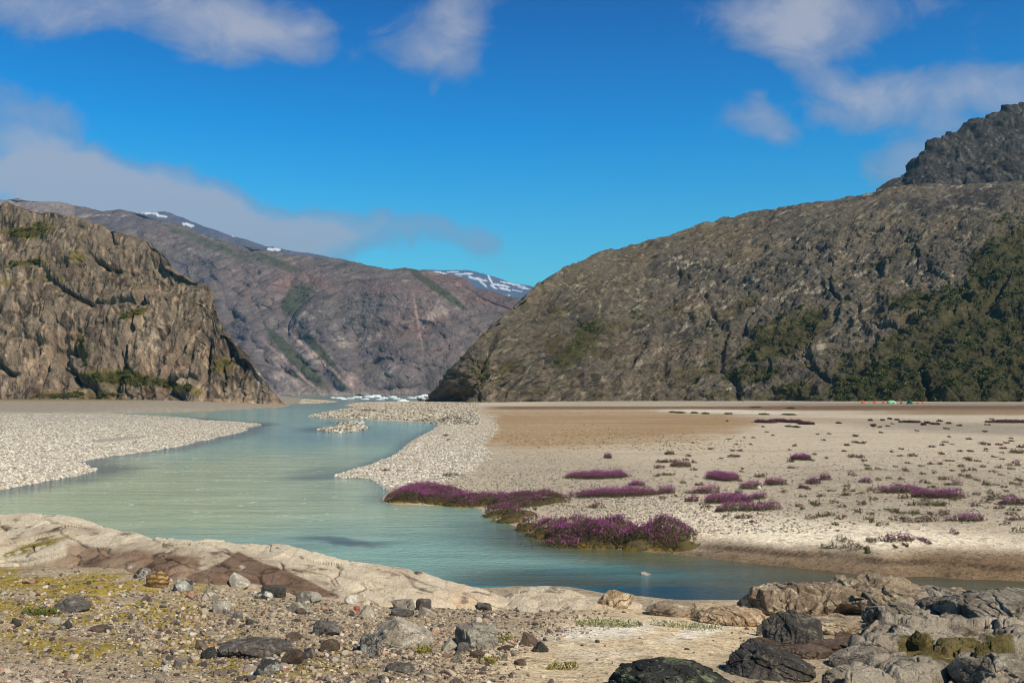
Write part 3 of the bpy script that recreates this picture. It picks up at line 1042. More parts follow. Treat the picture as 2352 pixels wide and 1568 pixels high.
# mountains across the fjord
def disp_mid(P, v, px):
    a = 60 * fbm(P / 700., 3, seed=81)
    a = a + 70 * (billow(P / np.array([420., 420, 260]), 2, .5, 82) - .3)
    a = a + 24 * (billow(aniso(P, 20, 130, 110, 60), 3, .55, 83) - .3)
    a = a + 11 * benches(P, 18, 120, 86) + 5 * benches(P, 24, 42, 87)
    a = a + 13 * (billow(P / np.array([40., 40, 26]), 3, .6, 84) - .3)
    a = a + 4.5 * (billow(P / np.array([11., 11, 8]), 2, .6, 85) - .3)
    return a * (.35 + .65 * sstep(v, 0, .2)) * (1 - .5 * sstep(v, .8, 1.0)) * .7


def col_mid(Q, N, x, y, d):
    n1 = fbm(Q / 420., 4, seed=91)
    n2 = fbm(aniso(Q, 20, 150, 120, 50), 4, seed=92)
    n3 = fbm(Q / 28., 4, seed=93)
    n4 = fbm(Q / np.array([16., 16, 70]), 3, seed=94)
    c = np.broadcast_to(lin(116, 106, 104), Q.shape).copy()
    c = mixc(c, lin(92, 86, 94), sstep(n1 + .4 * n3, .0, .5))
    c = mixc(c, lin(126, 106, 100), sstep(-n1 + .5 * n2, .0, .5) * .6)
    c = mixc(c, lin(172, 158, 150), sstep(n2 + .8 * n3, .2, .6) * .65)
    c = mixc(c, lin(62, 60, 62), sstep(fbm(aniso(Q, 30, 60, 30, 14), 3, seed=96), .15, .5) * .6)
    c = mixc(c, lin(70, 70, 62), sstep(-n2 - .5 * n3, .15, .6) * .7)
    for (a, b_, r1, r2, tn, k) in [(660, 640, 40, 24, 0, .5), (560, 650, 60, 40, 30, .25), (720, 640, 60, 14, 30, .6), (1080, 670, 120, 22, 20, .6), (900, 660, 150, 20, 5, .4), (960, 760, 90, 60, 0, .35)]:
        c = mixc(c, lin(138, 98, 90), blob(x + 40 * n2, y + 25 * n1, a, b_, r1, r2, tn, .8) * k * (.6 + n3 + n2))
    gr = np.zeros(x.shape)
    for (a, b_, r1, r2, tn, k) in [(690, 835, 120, 14, 47, 1.0), (750, 830, 90, 12, 52, 1.0), (720, 880, 80, 12, 32, .7), (800, 700, 60, 30, -40, .45), (680, 690, 60, 30, -50, .7), (620, 600, 120, 14, 20, .6), (480, 560, 150, 14, 22, .6),
                                   (860, 750, 120, 12, 12, .5), (1000, 660, 100, 10, 35, .8), (560, 740, 60, 20, 50, .4), (860, 860, 120, 14, 10, .4)]:
        gr = np.maximum(gr, k * blob(x, y, a, b_, r1, r2, tn, .55))
    c = mixc(c, lin(70, 78, 58), sstep(gr + .35 * n3 + .2 * n2, .4, .7) * .85)
    c = mixc(c, lin(92, 88, 70), sstep(N[..., 2] + .3 * n3, .75, 1.0) * .4)
    sc = np.maximum.reduce([blob(x, y, 680, 850, 90, 4, 42, .6), blob(x, y, 740, 830, 100, 4.5, 42, .6), blob(x, y, 660, 860, 50, 3, 45, .6), blob(x, y, 815, 880, 30, 14, 40, .6), blob(x, y, 960, 740, 60, 3, 80, .6), blob(x, y, 985, 730, 50, 3, -60, .6)])
    c = mixc(c, lin(168, 146, 138), sc * (.8 + n3))
    fan = sstep(y, 868 + .07 * np.abs(x - 700), 905) * (x < 960)
    c = mixc(c, lin(148, 132, 126), fan * .75)
    fan2 = sstep(y, 898, 906) * (x < 850)
    c = mixc(c, lin(166, 154, 142), fan2 * .7)
    return c * (1 + .35 * n3 + .15 * n4)[..., None]


MAT_MID = hill_mat('rock_fjord', 26., (1, 1, 1), (0, math.radians(20), 0), .7, 0.9)
R_M1 = [(-500, 430), (0, 452), (60, 456), (110, 462), (150, 470), (200, 480), (240, 483), (290, 481), (330, 492), (380, 506), (430, 522), (480, 541), (540, 558), (600, 571), (660, 583), (700, 589), (760, 600), (850, 618), (870, 623), (900, 627), (940, 624), (990, 631),
        (1050, 640), (1098, 662), (1150, 675), (1190, 688), (1240, 720), (1330, 780), (1450, 860)]
m1, *_ = slope('mountain', R_M1, [(-500, 1900), (500, 1800), (800, 1700), (1250, 1650), (1450, 1650)], [(-500, .52), (1300, .5)], -450, 1400, 1000, 420, disp_mid, col_mid, MAT_MID, g=1.3, wob=.12, base_z=0)
tag(m1, kind='structure')
R_M2 = [(620, 912), (645, 880), (655, 830), (664, 775), (678, 728), (705, 696), (750, 672), (800, 657), (850, 648), (900, 643), (950, 641), (1000, 646), (1050, 657), (1100, 676), (1150, 690), (1190, 704), (1260, 750), (1400, 850)]
m2, *_ = slope('mountain', R_M2, [(600, 1990), (700, 1880), (900, 1710), (1400, 1560)], [(600, 3.0), (680, 2.0), (780, .9), (1400, .62)], 622, 1380, 560, 340, disp_mid, col_mid, MAT_MID, g=1.2, wob=.10, wseed=9, base_z=0)
tag(m2, kind='structure')


def col_snow(Q, N, x, y, d):
    n1 = fbm(Q / 300., 4, seed=101)
    n2 = fbm(Q / np.array([260., 260, 90]), 4, seed=102)
    c = np.broadcast_to(lin(92, 92, 104), Q.shape).copy()
    c = mixc(c, lin(120, 104, 104), sstep(n1, 0, .4) * .6)
    far = np.where(x > 860, 1.0, 0.0)
    sn = np.zeros(x.shape)
    for (a, b_, r1, r2, tn) in [(345, 490, 24, 4, 5), (372, 497, 14, 3, 10), (432, 516, 14, 4, 12), (545, 541, 14, 3, 5), (630, 573, 16, 4, 5),  
                                (975, 625, 40, 3, 5), (1010, 627, 18, 4, 10), (1065, 629, 22, 3, 0), (1095, 640, 24, 4, 12), (1110, 652, 12, 3, 40), (1125, 640, 22, 3, 62), (1000, 634, 16, 2.5, 10), (1150, 655, 20, 3, 10), (1160, 664, 16, 3, 15), (1190, 668, 16, 2, 10), (950, 622, 22, 2.5, 0), (1040, 624, 16, 2.5, 0), (1180, 653, 30, 2.5, 12), (1060, 648, 20, 2.5, 20), (1205, 662, 16, 2.5, 10), (1135, 660, 12, 2.5, 30)]:
        sn = np.maximum(sn, blob(x, y, a, b_, r1, r2 * .8, tn, .4))
    sn = sstep(sn + .9 * n2, .5, .62) + far * sstep(n2 + .2 * N[..., 2], .5, .6) * .8
    return mixc(c * (1 + .3 * n2)[..., None], np.array([.85, .87, .92]), sn)


MAT_FAR = hill_mat('rock_snow_far', 60., (1, 1, 1), (0, 0, 0), .5, .6)
R_M0 = [(200, 520), (290, 492), (335, 486), (385, 485), (420, 499), (470, 518), (520, 535), (600, 562), (660, 575), (720, 582), (800, 598), (850, 617), (900, 640), (980, 690)]
m0, *_ = slope('mountain', R_M0, [(200, 4200), (980, 3800)], [(200, .5), (980, .5)], 220, 960, 420, 120, lambda P, v, px: .7 * disp_mid(P, v, px), col_snow, MAT_FAR, g=1.2, base_z=50)
tag(m0, kind='structure')
R_MF = [(820, 668), (880, 637), (930, 622), (980, 619), (1040, 621), (1075, 620), (1095, 624), (1130, 634), (1180, 650), (1225, 656), (1300, 690), (1400, 730)]
mf, *_ = slope('mountain', R_MF, [(800, 8500), (1400, 8200)], [(800, .4), (1400, .4)], 830, 1390, 420, 120, lambda P, v, px: 1.0 * disp_mid(P / 1.6, v, px), col_snow, MAT_FAR, g=1.2, base_z=100)
tag(mf, kind='structure')

# ---------------------------------------------------------------- loose stones and cobbles (too many to count)
_t = (1 + 5 ** .5) / 2
ICO_V = np.array([(-1, _t, 0), (1, _t, 0), (-1, -_t, 0), (1, -_t, 0), (0, -1, _t), (0, 1, _t), (0, -1, -_t), (0, 1, -_t), (_t, 0, -1), (_t, 0, 1), (-_t, 0, -1), (-_t, 0, 1)]) / math.hypot(1, _t)
ICO_F = np.array([(0, 11, 5), (0, 5, 1), (0, 1, 7), (0, 7, 10), (0, 10, 11), (1, 5, 9), (5, 11, 4), (11, 10, 2), (10, 7, 6), (7, 1, 8), (3, 9, 4), (3, 4, 2), (3, 2, 6), (3, 6, 8), (3, 8, 9), (4, 9, 5), (2, 4, 11), (6, 2, 10), (8, 6, 7), (9, 8, 1)])


def subdivide(V, F):
    V = list(map(tuple, V))
    mid = {}
    out = []

    def m_(a, b):
        k = (min(a, b), max(a, b))
        if k not in mid:
            p = (np.array(V[a]) + np.array(V[b])) / 2
            V.append(tuple(p / np.linalg.norm(p)))
            mid[k] = len(V) - 1
        return mid[k]
    for a, b_, c in F:
        x, y, z = m_(a, b_), m_(b_, c), m_(c, a)
        out += [(a, x, z), (b_, y, x), (c, z, y), (x, y, z)]
    return np.array(V), np.array(out)


ICO = [(ICO_V, ICO_F)]
for _ in range(2):
    ICO.append(subdivide(*ICO[-1]))


def ico_grid(n):
    """Unit sphere as six sewn grids would be; here an icosphere refined n times with numpy."""
    while len(ICO) <= n:
        V, F = ICO[-1]
        E = np.sort(np.concatenate([F[:, [0, 1]], F[:, [1, 2]], F[:, [2, 0]]]), 1)
        U, inv = np.unique(E, axis=0, return_inverse=True)
        inv = inv.reshape(3, -1)
        M = V[U].mean(1)
        M /= np.linalg.norm(M, axis=1)[:, None]
        a, b_, c = F.T
        x, y, z = inv + len(V)
        ICO.append((np.vstack([V, M]), np.concatenate([np.stack(q, 1) for q in ((a, x, z), (b_, y, x), (c, z, y), (x, y, z))])))
    return ICO[n]


def rand_rot(n, tilt=0.5):
    yaw = RNG.uniform(0, 2 * math.pi, n)
    ax = RNG.normal(0, tilt, (n, 2))
    c, s = np.cos(yaw), np.sin(yaw)
    R = np.zeros((n, 3, 3))
    R[:, 0, 0], R[:, 0, 1], R[:, 1, 0], R[:, 1, 1], R[:, 2, 2] = c, -s, s, c, 1
    T = np.zeros((n, 3, 3))
    ca, sa = np.cos(ax[:, 0]), np.sin(ax[:, 0])
    T[:, 0, 0], T[:, 1, 1], T[:, 1, 2], T[:, 2, 1], T[:, 2, 2] = 1, ca, -sa, sa, ca
    S = np.zeros((n, 3, 3))
    cb, sb = np.cos(ax[:, 1]), np.sin(ax[:, 1])
    S[:, 0, 0], S[:, 0, 2], S[:, 1, 1], S[:, 2, 0], S[:, 2, 2] = cb, sb, 1, -sb, cb
    return R @ T @ S


def pebbles(name, C, size, pal, mat, lod=0, flat=(.45, .8), sink=.25, jag=.16, tilt=.3, cuts=0):
    """One mesh of stones at points C with the given sizes (radius)."""
    n = len(C)
    V0, F0 = ICO[lod]
    sc = np.stack([size * RNG.uniform(.8, 1.35, n), size * RNG.uniform(.7, 1.05, n), size * RNG.uniform(*flat, n)], 1)
    V = V0[None] * (1 + RNG.normal(0, jag, (n, len(V0), 1)))
    for _ in range(cuts):
        nn = RNG.normal(size=(n, 1, 3))
        nn /= np.linalg.norm(nn, axis=2, keepdims=True)
        dd = np.maximum((V * nn).sum(-1, keepdims=True) - RNG.uniform(.35, .85, (n, 1, 1)), 0)
        V = V - dd * nn * .95
    V = V * sc[:, None, :]
    V = np.einsum('nij,nkj->nki', rand_rot(n, tilt), V)
    V = V + C[:, None, :]
    V[..., 2] += (sc[:, 2] * (1 - 2 * sink))[:, None]
    F = F0[None] + (np.arange(n) * len(V0))[:, None, None]
    ci = pal[RNG.choice(len(pal), n, p=None)] * RNG.uniform(.78, 1.15, (n, 1))
    c = np.repeat(ci[:, None, :], len(V0), 1)
    me = mesh_np(name, V.reshape(-1, 3), F.reshape(-1, 3), lod > 0, np.clip(c, .01, .85))
    return link(name, me, mat)


def scatter_px(n, box, keep):
    """Random ground points drawn in a picture box; keep(px, py, P, sd) gives their chance."""
    px = RNG.uniform(box[0], box[2], n)
    py = RNG.uniform(box[1], box[3], n)
    P = hit(px, py)
    sd = gsd(P[:, 0], P[:, 1])
    k = keep(px, py, P, sd) > RNG.uniform(0, 1, n)
    return P[k], px[k], py[k], sd[k]


def pals(*cs):
    return np.array([lin(*c) for c in cs])


MAT_STONES = col_mat('cobbles', 30, .35, .4, .9, .02)
MAT_FARSTONES = col_mat('cobbles_far', 8, .25, .2, .9, .05)
PAL_BAR = pals((206, 198, 184), (190, 181, 166), (218, 210, 196), (172, 162, 148), (150, 141, 128), (200, 184, 164), (140, 131, 118), (222, 214, 200), (184, 168, 150), (160, 152, 140))
PAL_DIM = pals((176, 166, 148), (158, 148, 130), (190, 180, 164), (136, 126, 112), (112, 102, 90), (200, 190, 172))

P_, a_, b_, sd_ = scatter_px(125000, (-60, 942, 640, 1150), lambda x, y, P, sd: ((sd + .5 * perlin(np.stack([P[:, 0] / 2.2, P[:, 1] / 2.2, P[:, 0] * 0], 1), 7) > -0.2) & (poly_sd(P[:, 0], P[:, 1], POND) < 0) & (y > 950)) * np.where(y < 966, .8, 1.0))
o = pebbles('gravel', P_, (.035 + .12 * RNG.beta(1.2, 3.4, len(P_))), PAL_BAR, MAT_FARSTONES)
tag(o, 'pale round cobbles covering the gravel bar left of the river', 'gravel', kind='stuff')
CB = [(760, 1096), (840, 1100), (890, 1122), (1010, 1112), (1060, 1090), (1130, 1050), (1110, 1020), (1145, 985), (1135, 958), (1085, 950), (1010, 975), (930, 1030), (870, 1060)]
P_, a_, b_, sd_ = scatter_px(80000, (740, 940, 1180, 1135), lambda x, y, P, sd: (sd > -0.3) * np.clip(.5 + poly_sd(x, y, CB) / 12, 0.0, 1))
o = pebbles('gravel', P_, (.03 + .10 * RNG.beta(1.2, 3.4, len(P_))), PAL_BAR, MAT_FARSTONES)
tag(o, 'bright cobbles along the inner bend of the right bank', 'gravel', kind='stuff')
P_, a_, b_, sd_ = scatter_px(60000, (1000, 1030, 2400, 1290), lambda x, y, P, sd: (sd > 0.3) * np.clip(.8 * blob(x, y, 1250, 1105, 330, 62, 6, .5) + .3 * blob(x, y, 1580, 1190, 290, 50, 6, .5) + .20 * blob(x, y, 2050, 1110, 480, 80, 0, .5), 0, 1) * (y < 1225))
o = pebbles('gravel', P_, RNG.uniform(.014, .052, len(P_)), PAL_DIM, MAT_STONES)
tag(o, 'small grey brown gravel strewn over the flat behind the purple flowers', 'gravel', kind='stuff')
P_, a_, b_, sd_ = scatter_px(9000, (690, 918, 1120, 1000), lambda x, y, P, sd: (sd > -0.4) & (y < 975) & (x < 1100) | (sd > -.3) & (x < 860) & (y > 966))
o = pebbles('gravel', P_, RNG.uniform(.12, .3, len(P_)), PAL_DIM, MAT_FARSTONES)
tag(o, 'dull stones on the low spits and islets in the middle of the river', 'gravel', kind='stuff')
P_, a_, b_, sd_ = scatter_px(9000, (1080, 940, 1760, 1035), lambda x, y, P, sd: .6 * blob(x, y, 1350, 1005, 320, 26, 3, .5))
o = pebbles('gravel', P_, RNG.uniform(.03, .09, len(P_)), pals((178, 156, 122), (150, 128, 96), (120, 100, 76), (196, 176, 142)), MAT_FARSTONES)
tag(o, 'scattered stones on the brown mossy flat', 'gravel', kind='stuff')

PAL_FG = pals((74, 68, 62), (82, 76, 70), (96, 88, 80), (110, 102, 92), (128, 116, 102), (158, 146, 128), (134, 124, 112), (176, 160, 138), (190, 176, 156), (104, 97, 90), (92, 84, 76), (166, 140, 118), (178, 164, 144), (148, 132, 112), (122, 106, 92), (198, 186, 168), (170, 154, 130), (150, 118, 98), (182, 166, 142))


def stone_zone(x, y, P, sd):
    z = .95 * blob(x, y, 500, 1420, 620, 80, 4, .5) + .8 * blob(x, y, 900, 1500, 420, 110, 0, .5) + .45 * blob(x, y, 300, 1520, 500, 90, 0, .5) + .9 * blob(x, y, 1150, 1420, 240, 40, 0, .6)
    sand = np.clip(blob(x, y, 1540, 1475, 300, 62, -8, .4) + blob(x, y, 1400, 1530, 230, 60, 0, .4), 0, 1)
    n = fbm(P / np.array([1.1, 1.1, 1]), 3, seed=27)
    return (P[:, 1] < near_depth(P[:, 0], P[:, 1]) - .1) * np.clip(z * (1 - sand) * (.75 + .9 * n) + .015 + .12 * (x > 1680), 0, 1)


P_, a_, b_, sd_ = scatter_px(60000, (-60, 1300, 2400, 1640), lambda x, y, P, sd: stone_zone(x, y, P, sd) * (1 - .75 * np.clip(blob(x, y, 120, 1360, 300, 60, 4, .5) + blob(x, y, 420, 1500, 500, 34, 3, .5) + blob(x, y, 560, 1530, 190, 26, 0, .5), 0, 1)))
o = pebbles('gravel', P_, .005 + .020 * RNG.beta(1.2, 4, len(P_)), PAL_FG, MAT_STONES, 0, (.4, .8), .3)
tag(o, 'fine grit scattered over the stony slope at the viewer\'s feet', 'gravel', kind='stuff')
P_, a_, b_, sd_ = scatter_px(34000, (-60, 1290, 2400, 1640), stone_zone)
o = pebbles('stones', P_, .011 + .068 * RNG.beta(1.0, 7, len(P_)), PAL_FG, MAT_STONES, 1, (.4, .9), .34, .08, .4, 4)
o.data.polygons.foreach_set('use_smooth', np.zeros(len(o.data.polygons), bool))
tag(o, 'fist sized mixed stones littering the slope beside the ledge', 'stones', kind='stuff')
P_, a_, b_, sd_ = scatter_px(1900, (-60, 1300, 1420, 1640), stone_zone)
o = pebbles('stones', P_, .03 + .055 * RNG.beta(1.1, 3, len(P_)), PAL_FG, MAT_STONES, 2, (.4, .85), .38, .03, .4, 7)
tag(o, 'larger loose stones among the pebbles on the mossy slope', 'stones', kind='stuff')

# ---------------------------------------------------------------- rock materials for single boulders
def rock_mat(name, base, dark, light, lich=0.0, lcol=(62, 60, 56), spots=0.0, moss=0.0, band=0.0, sc=1.0, crack=.5):
    m, t, b = new_mat(name)
    oc = t.new('ShaderNodeTexCoord').outputs['Object']
    rnd = t.new('ShaderNodeObjectInfo').outputs['Random']
    oc = t.vmath('ADD', oc, t.vmath('MULTIPLY', t.new('ShaderNodeObjectInfo').outputs['Location'], (3.1, 1.7, 2.3)))
    a = t.noise(oc, 2.2 * sc, 6, .62, .4)
    f = t.noise(oc, 22 * sc, 6, .7)
    g = t.noise(oc, 120 * sc, 3, .7)
    c = t.mix(t.smooth(a, .38, .62), tuple(lin(*dark)), tuple(lin(*base)))
    c = t.mix(t.smooth(t.noise(oc, 5 * sc, 5, .65, .8), .5, .68), c, tuple(lin(*light)))
    if band:
        wv = t.new('ShaderNodeTexWave', wave_type='BANDS', bands_direction='Z')
        wv.inputs['Scale'].default_value = 4.5 * sc
        wv.inputs['Distortion'].default_value = 9
        wv.inputs['Detail'].default_value = 4
        t.put(wv.inputs['Vector'], oc)
        c = t.mix(t.math('MULTIPLY', t.smooth(wv.outputs['Fac'], .25, .6, 1, 0), band), c, tuple(lin(*dark) * .5))
    if lich:
        l_ = t.noise(oc, 4.2 * sc, 8, .72, .5)
        c = t.mix(t.smooth(l_, .69 - lich * .2, .72 - lich * .2), c, tuple(lin(*lcol)))
    if spots:
        v = t.voronoi(oc, 26 * sc)
        c = t.mix(t.math('MULTIPLY', t.smooth(v, .10, .22, 1, 0), t.smooth(f, .42, .55, 0, spots)), c, (.55, .53, .48))
    cr = t.voronoi(t.vmath('ADD', oc, t.vmath('MULTIPLY', t.noise(oc, 3 * sc, 4, .6, out='Color'), (.5, .5, .5))), 1.5 * sc, 'DISTANCE_TO_EDGE')
    ck = t.math('MULTIPLY', t.smooth(cr, 0, .03, 1, 0), t.smooth(a, .42, .55))
    c = t.mix(1.0, c, t.math('MULTIPLY_ADD', t.math('SUBTRACT', f, .5), 1.9, 1.0), 'MULTIPLY')
    c = t.mix(1.0, c, t.math('MULTIPLY_ADD', t.math('SUBTRACT', g, .5), .9, 1.0), 'MULTIPLY')
    c = t.mix(t.math('MULTIPLY', ck, crack), c, tuple(lin(*dark) * .35))
    if moss:
        nz = t.new('ShaderNodeNewGeometry').outputs['Normal']
        s_ = t.new('ShaderNodeSeparateXYZ')
        t.l.new(nz, s_.inputs[0])
        mk = t.smooth(t.math('ADD', s_.outputs[2], t.math('MULTIPLY', a, .8)), 1.55 - moss, 1.7 - moss)
        c = t.mix(mk, c, t.mix(f, tuple(lin(84, 78, 26)), tuple(lin(138, 122, 50))))
    c = t.mix(1.0, c, t.math('MULTIPLY_ADD', rnd, .25, .88), 'MULTIPLY')
    t.put(b.inputs['Base Color'], c)
    h = t.math('ADD', t.math('MULTIPLY', a, .6), t.math('ADD', f, t.math('MULTIPLY', g, .3)))
    h = t.math('SUBTRACT', h, t.math('MULTIPLY', ck, crack))
    t.put(b.inputs['Normal'], t.bump(h, 1.0, .045 / sc))
    return m


RM = dict(
    pale=rock_mat('granite_pale', (182, 170, 150), (140, 128, 112), (214, 204, 186), .25, spots=.2),
    lichen=rock_mat('granite_lichened', (186, 178, 162), (132, 122, 110), (210, 202, 188), .62, (58, 56, 54)),
    speck=rock_mat('granite_speckled', (168, 164, 152), (110, 104, 96), (205, 200, 188), .85, (66, 64, 62), spots=.4, sc=1.6),
    dark=rock_mat('basalt_dark', (92, 87, 81), (62, 59, 56), (128, 119, 105), .3, (38, 37, 36), spots=.5),
    greyd=rock_mat('gneiss_grey', (118, 112, 104), (86, 80, 75), (150, 142, 130), .4, (60, 57, 54), spots=.2),
    brown=rock_mat('stone_brown', (112, 94, 80), (84, 70, 60), (136, 116, 98), .15, spots=.2),
    tan=rock_mat('granite_tan', (190, 164, 130), (152, 126, 98), (214, 194, 166), .12, (110, 92, 76), crack=.8),
    pink=rock_mat('granite_pink', (188, 152, 134), (158, 120, 102), (206, 180, 164), .2),
    gold=rock_mat('gneiss_golden', (196, 160, 104), (140, 108, 66), (220, 190, 136), .1, band=.85),
    red=rock_mat('stone_red', (168, 100, 80), (130, 78, 64), (190, 130, 110), .0),
    white=rock_mat('quartz_white', (214, 204, 186), (176, 160, 140), (232, 226, 214), .2),
    bed=rock_mat('bedrock_grey', (156, 146, 130), (118, 108, 96), (192, 182, 164), .4, (74, 68, 62), sc=.8, crack=.6),
    bedtan=rock_mat('bedrock_tan', (168, 150, 126), (118, 102, 84), (206, 188, 160), .3, (84, 76, 68), sc=.7, crack=.6),
    mossy=rock_mat('mossy_rock', (120, 112, 102), (84, 78, 72), (160, 150, 136), .4, moss=.9),
    moss=rock_mat('moss', (98, 86, 46), (64, 58, 32), (122, 108, 60), .2, (70, 66, 30), sc=2.2, crack=0),
    green=rock_mat('basalt_green_lichen', (62, 62, 58), (38, 38, 37), (122, 128, 98), .35, (30, 30, 30), spots=.5),
)

# shapes: super-ellipsoid power, cuts, and special planes
SHAPES = dict(
    round=dict(p=2.3, cuts=11, c=(.66, .93), planes=[]),
    dome=dict(p=2.1, cuts=7, c=(.74, .95), planes=[]),
    block=dict(p=4.5, cuts=8, c=(.68, .95), planes=[]),
    slab=dict(p=3.2, cuts=6, c=(.62, .95), planes=[((.12, -.1, 1), .42)]),
    wedge=dict(p=3.0, cuts=4, c=(.7, .95), planes=[((.55, -.1, .8), .30), ((-.5, -.4, .35), .62)]),
    wedgel=dict(p=3.0, cuts=4, c=(.7, .95), planes=[((-.55, -.1, .8), .30), ((.5, -.4, .35), .62)]),
    tri=dict(p=2.6, cuts=3, c=(.75, .95), planes=[((.72, -.12, .66), .40), ((-.72, -.12, .66), .40), ((0, -.8, .5), .6)]),
    peak=dict(p=2.6, cuts=3, c=(.8, .95), planes=[((.6, 0, .72), .46), ((-.78, -.2, .5), .5), ((.1, -.85, .4), .6)]),
)


def rock_points(shape, seed, res, aspect, crackc=0.0, bumps=.07):
    V, F = ico_grid(res)
    S = SHAPES[shape]
    r = np.random.default_rng(seed)
    V = V / (np.abs(V) ** S['p']).sum(1, keepdims=True) ** (1 / S['p'])
    V = V + .12 * np.stack([perlin(V * 1.1 + seed, 3), perlin(V * 1.1 + seed, 4), perlin(V * 1.1 + seed, 5)], 1)
    pl = [(np.array(n_, float), c) for n_, c in S['planes']]
    for _ in range(S['cuts']):
        n_ = r.normal(size=3) * np.array([1, 1, .7])
        pl.append((n_, r.uniform(*S['c'])))
    for n_, c in pl:
        n_ = n_ / np.linalg.norm(n_)
        d = V @ n_ - c
        V = V - np.where(d > 0, d * .94, 0)[:, None] * n_
    V = (V - V.min(0)) / (V.max(0) - V.min(0)) * 2 - 1
    A = V * aspect                                   # metric-ish copy for even noise
    big = max(aspect)
    N = V / (np.linalg.norm(V, axis=1, keepdims=True) + 1e-6)
    q = A / big * 2.2 + seed * 1.37
    d = bumps * fbm(q, 4, .55, seed=seed % 50) + bumps * .6 * (billow(q * 3.2, 4, .6, seed % 40) - .3)
    if crackc:
        qq = rot2(rot2(q, 1, .5 + seed), 2, .4) * np.array([.55, .9, 1.5]) * crackc * .8 + .10 * perlin(q * 2.5, 9)[:, None]
        _, E, Rn = cells(qq, seed % 30)
        d = d + (.20 if crackc > 1.5 else .12) * (Rn - .5) - .05 * np.exp(-(E / .04) ** 2)
        _, E, Rn = cells(qq * 2.3, seed % 29)
        d = d + .07 * (Rn - .5)
    V = V + N * d[:, None] * (big / aspect) ** .5
    return V, F


def place_rock(nx, nb, nw, nh, shape, mat, label, name='boulder', cat=None, res=None, turn=0.0, depth=.75, crackc=0.0, bumps=.07, group=None, sink=.22, lift=0.0, dx=0.0):
    """A boulder whose foot stands at photo pixel (nx, nb) and that is nw x nh photo pixels large."""
    px, py = nx / K, nb / K
    G = hit(np.array([px]), np.array([min(py, 1640)]))[0]
    if py > 1640:
        G = at_depth(np.array([px]), np.array([py]), G[1] * (1640 - HOR) / (py - HOR))[0]
        G[2] = gz(G[0], G[1])
    G[2] = max(G[2], 0.0)
    Y = G[1]
    Wd = nw / K * Y / FV
    Hv = nh / K * Y / FV
    Dp = Wd * depth
    H = max(Hv * .97 - Dp * .10, Hv * .45) + lift
    cy = Y + Dp * .42
    cx = G[0] * cy / Y
    zc = float(gz(cx, cy))
    zb = min(zc, G[2]) - sink * H - .02
    zt = G[2] + H
    if nw > 70 and crackc == 0 and mat not in ('moss',):
        crackc, bumps = 1.3, .09
    if res is None:
        w_px = nw / K
        res = 3 if w_px < 30 else 4 if w_px < 75 else 5 if w_px < 160 else 6
    seed = int(nx * 7 + nb * 3) % 997
    asp = np.array([Wd / 2, Dp / 2, (zt - zb) / 2])
    V, F = rock_points(shape, seed, res, asp, crackc, bumps)
    V = V * asp * np.array([1, 1, 1])
    V[:, 2] += (zt + zb) / 2 - zc
    me = mesh_np(name, V, F, True)
    o = link(name, me, RM[mat] if isinstance(mat, str) else mat)
    o.location = (cx, cy, zc)
    o.rotation_euler = (0, 0, turn)
    tag(o, label, cat or name.replace('_', ' '), group)
    return o


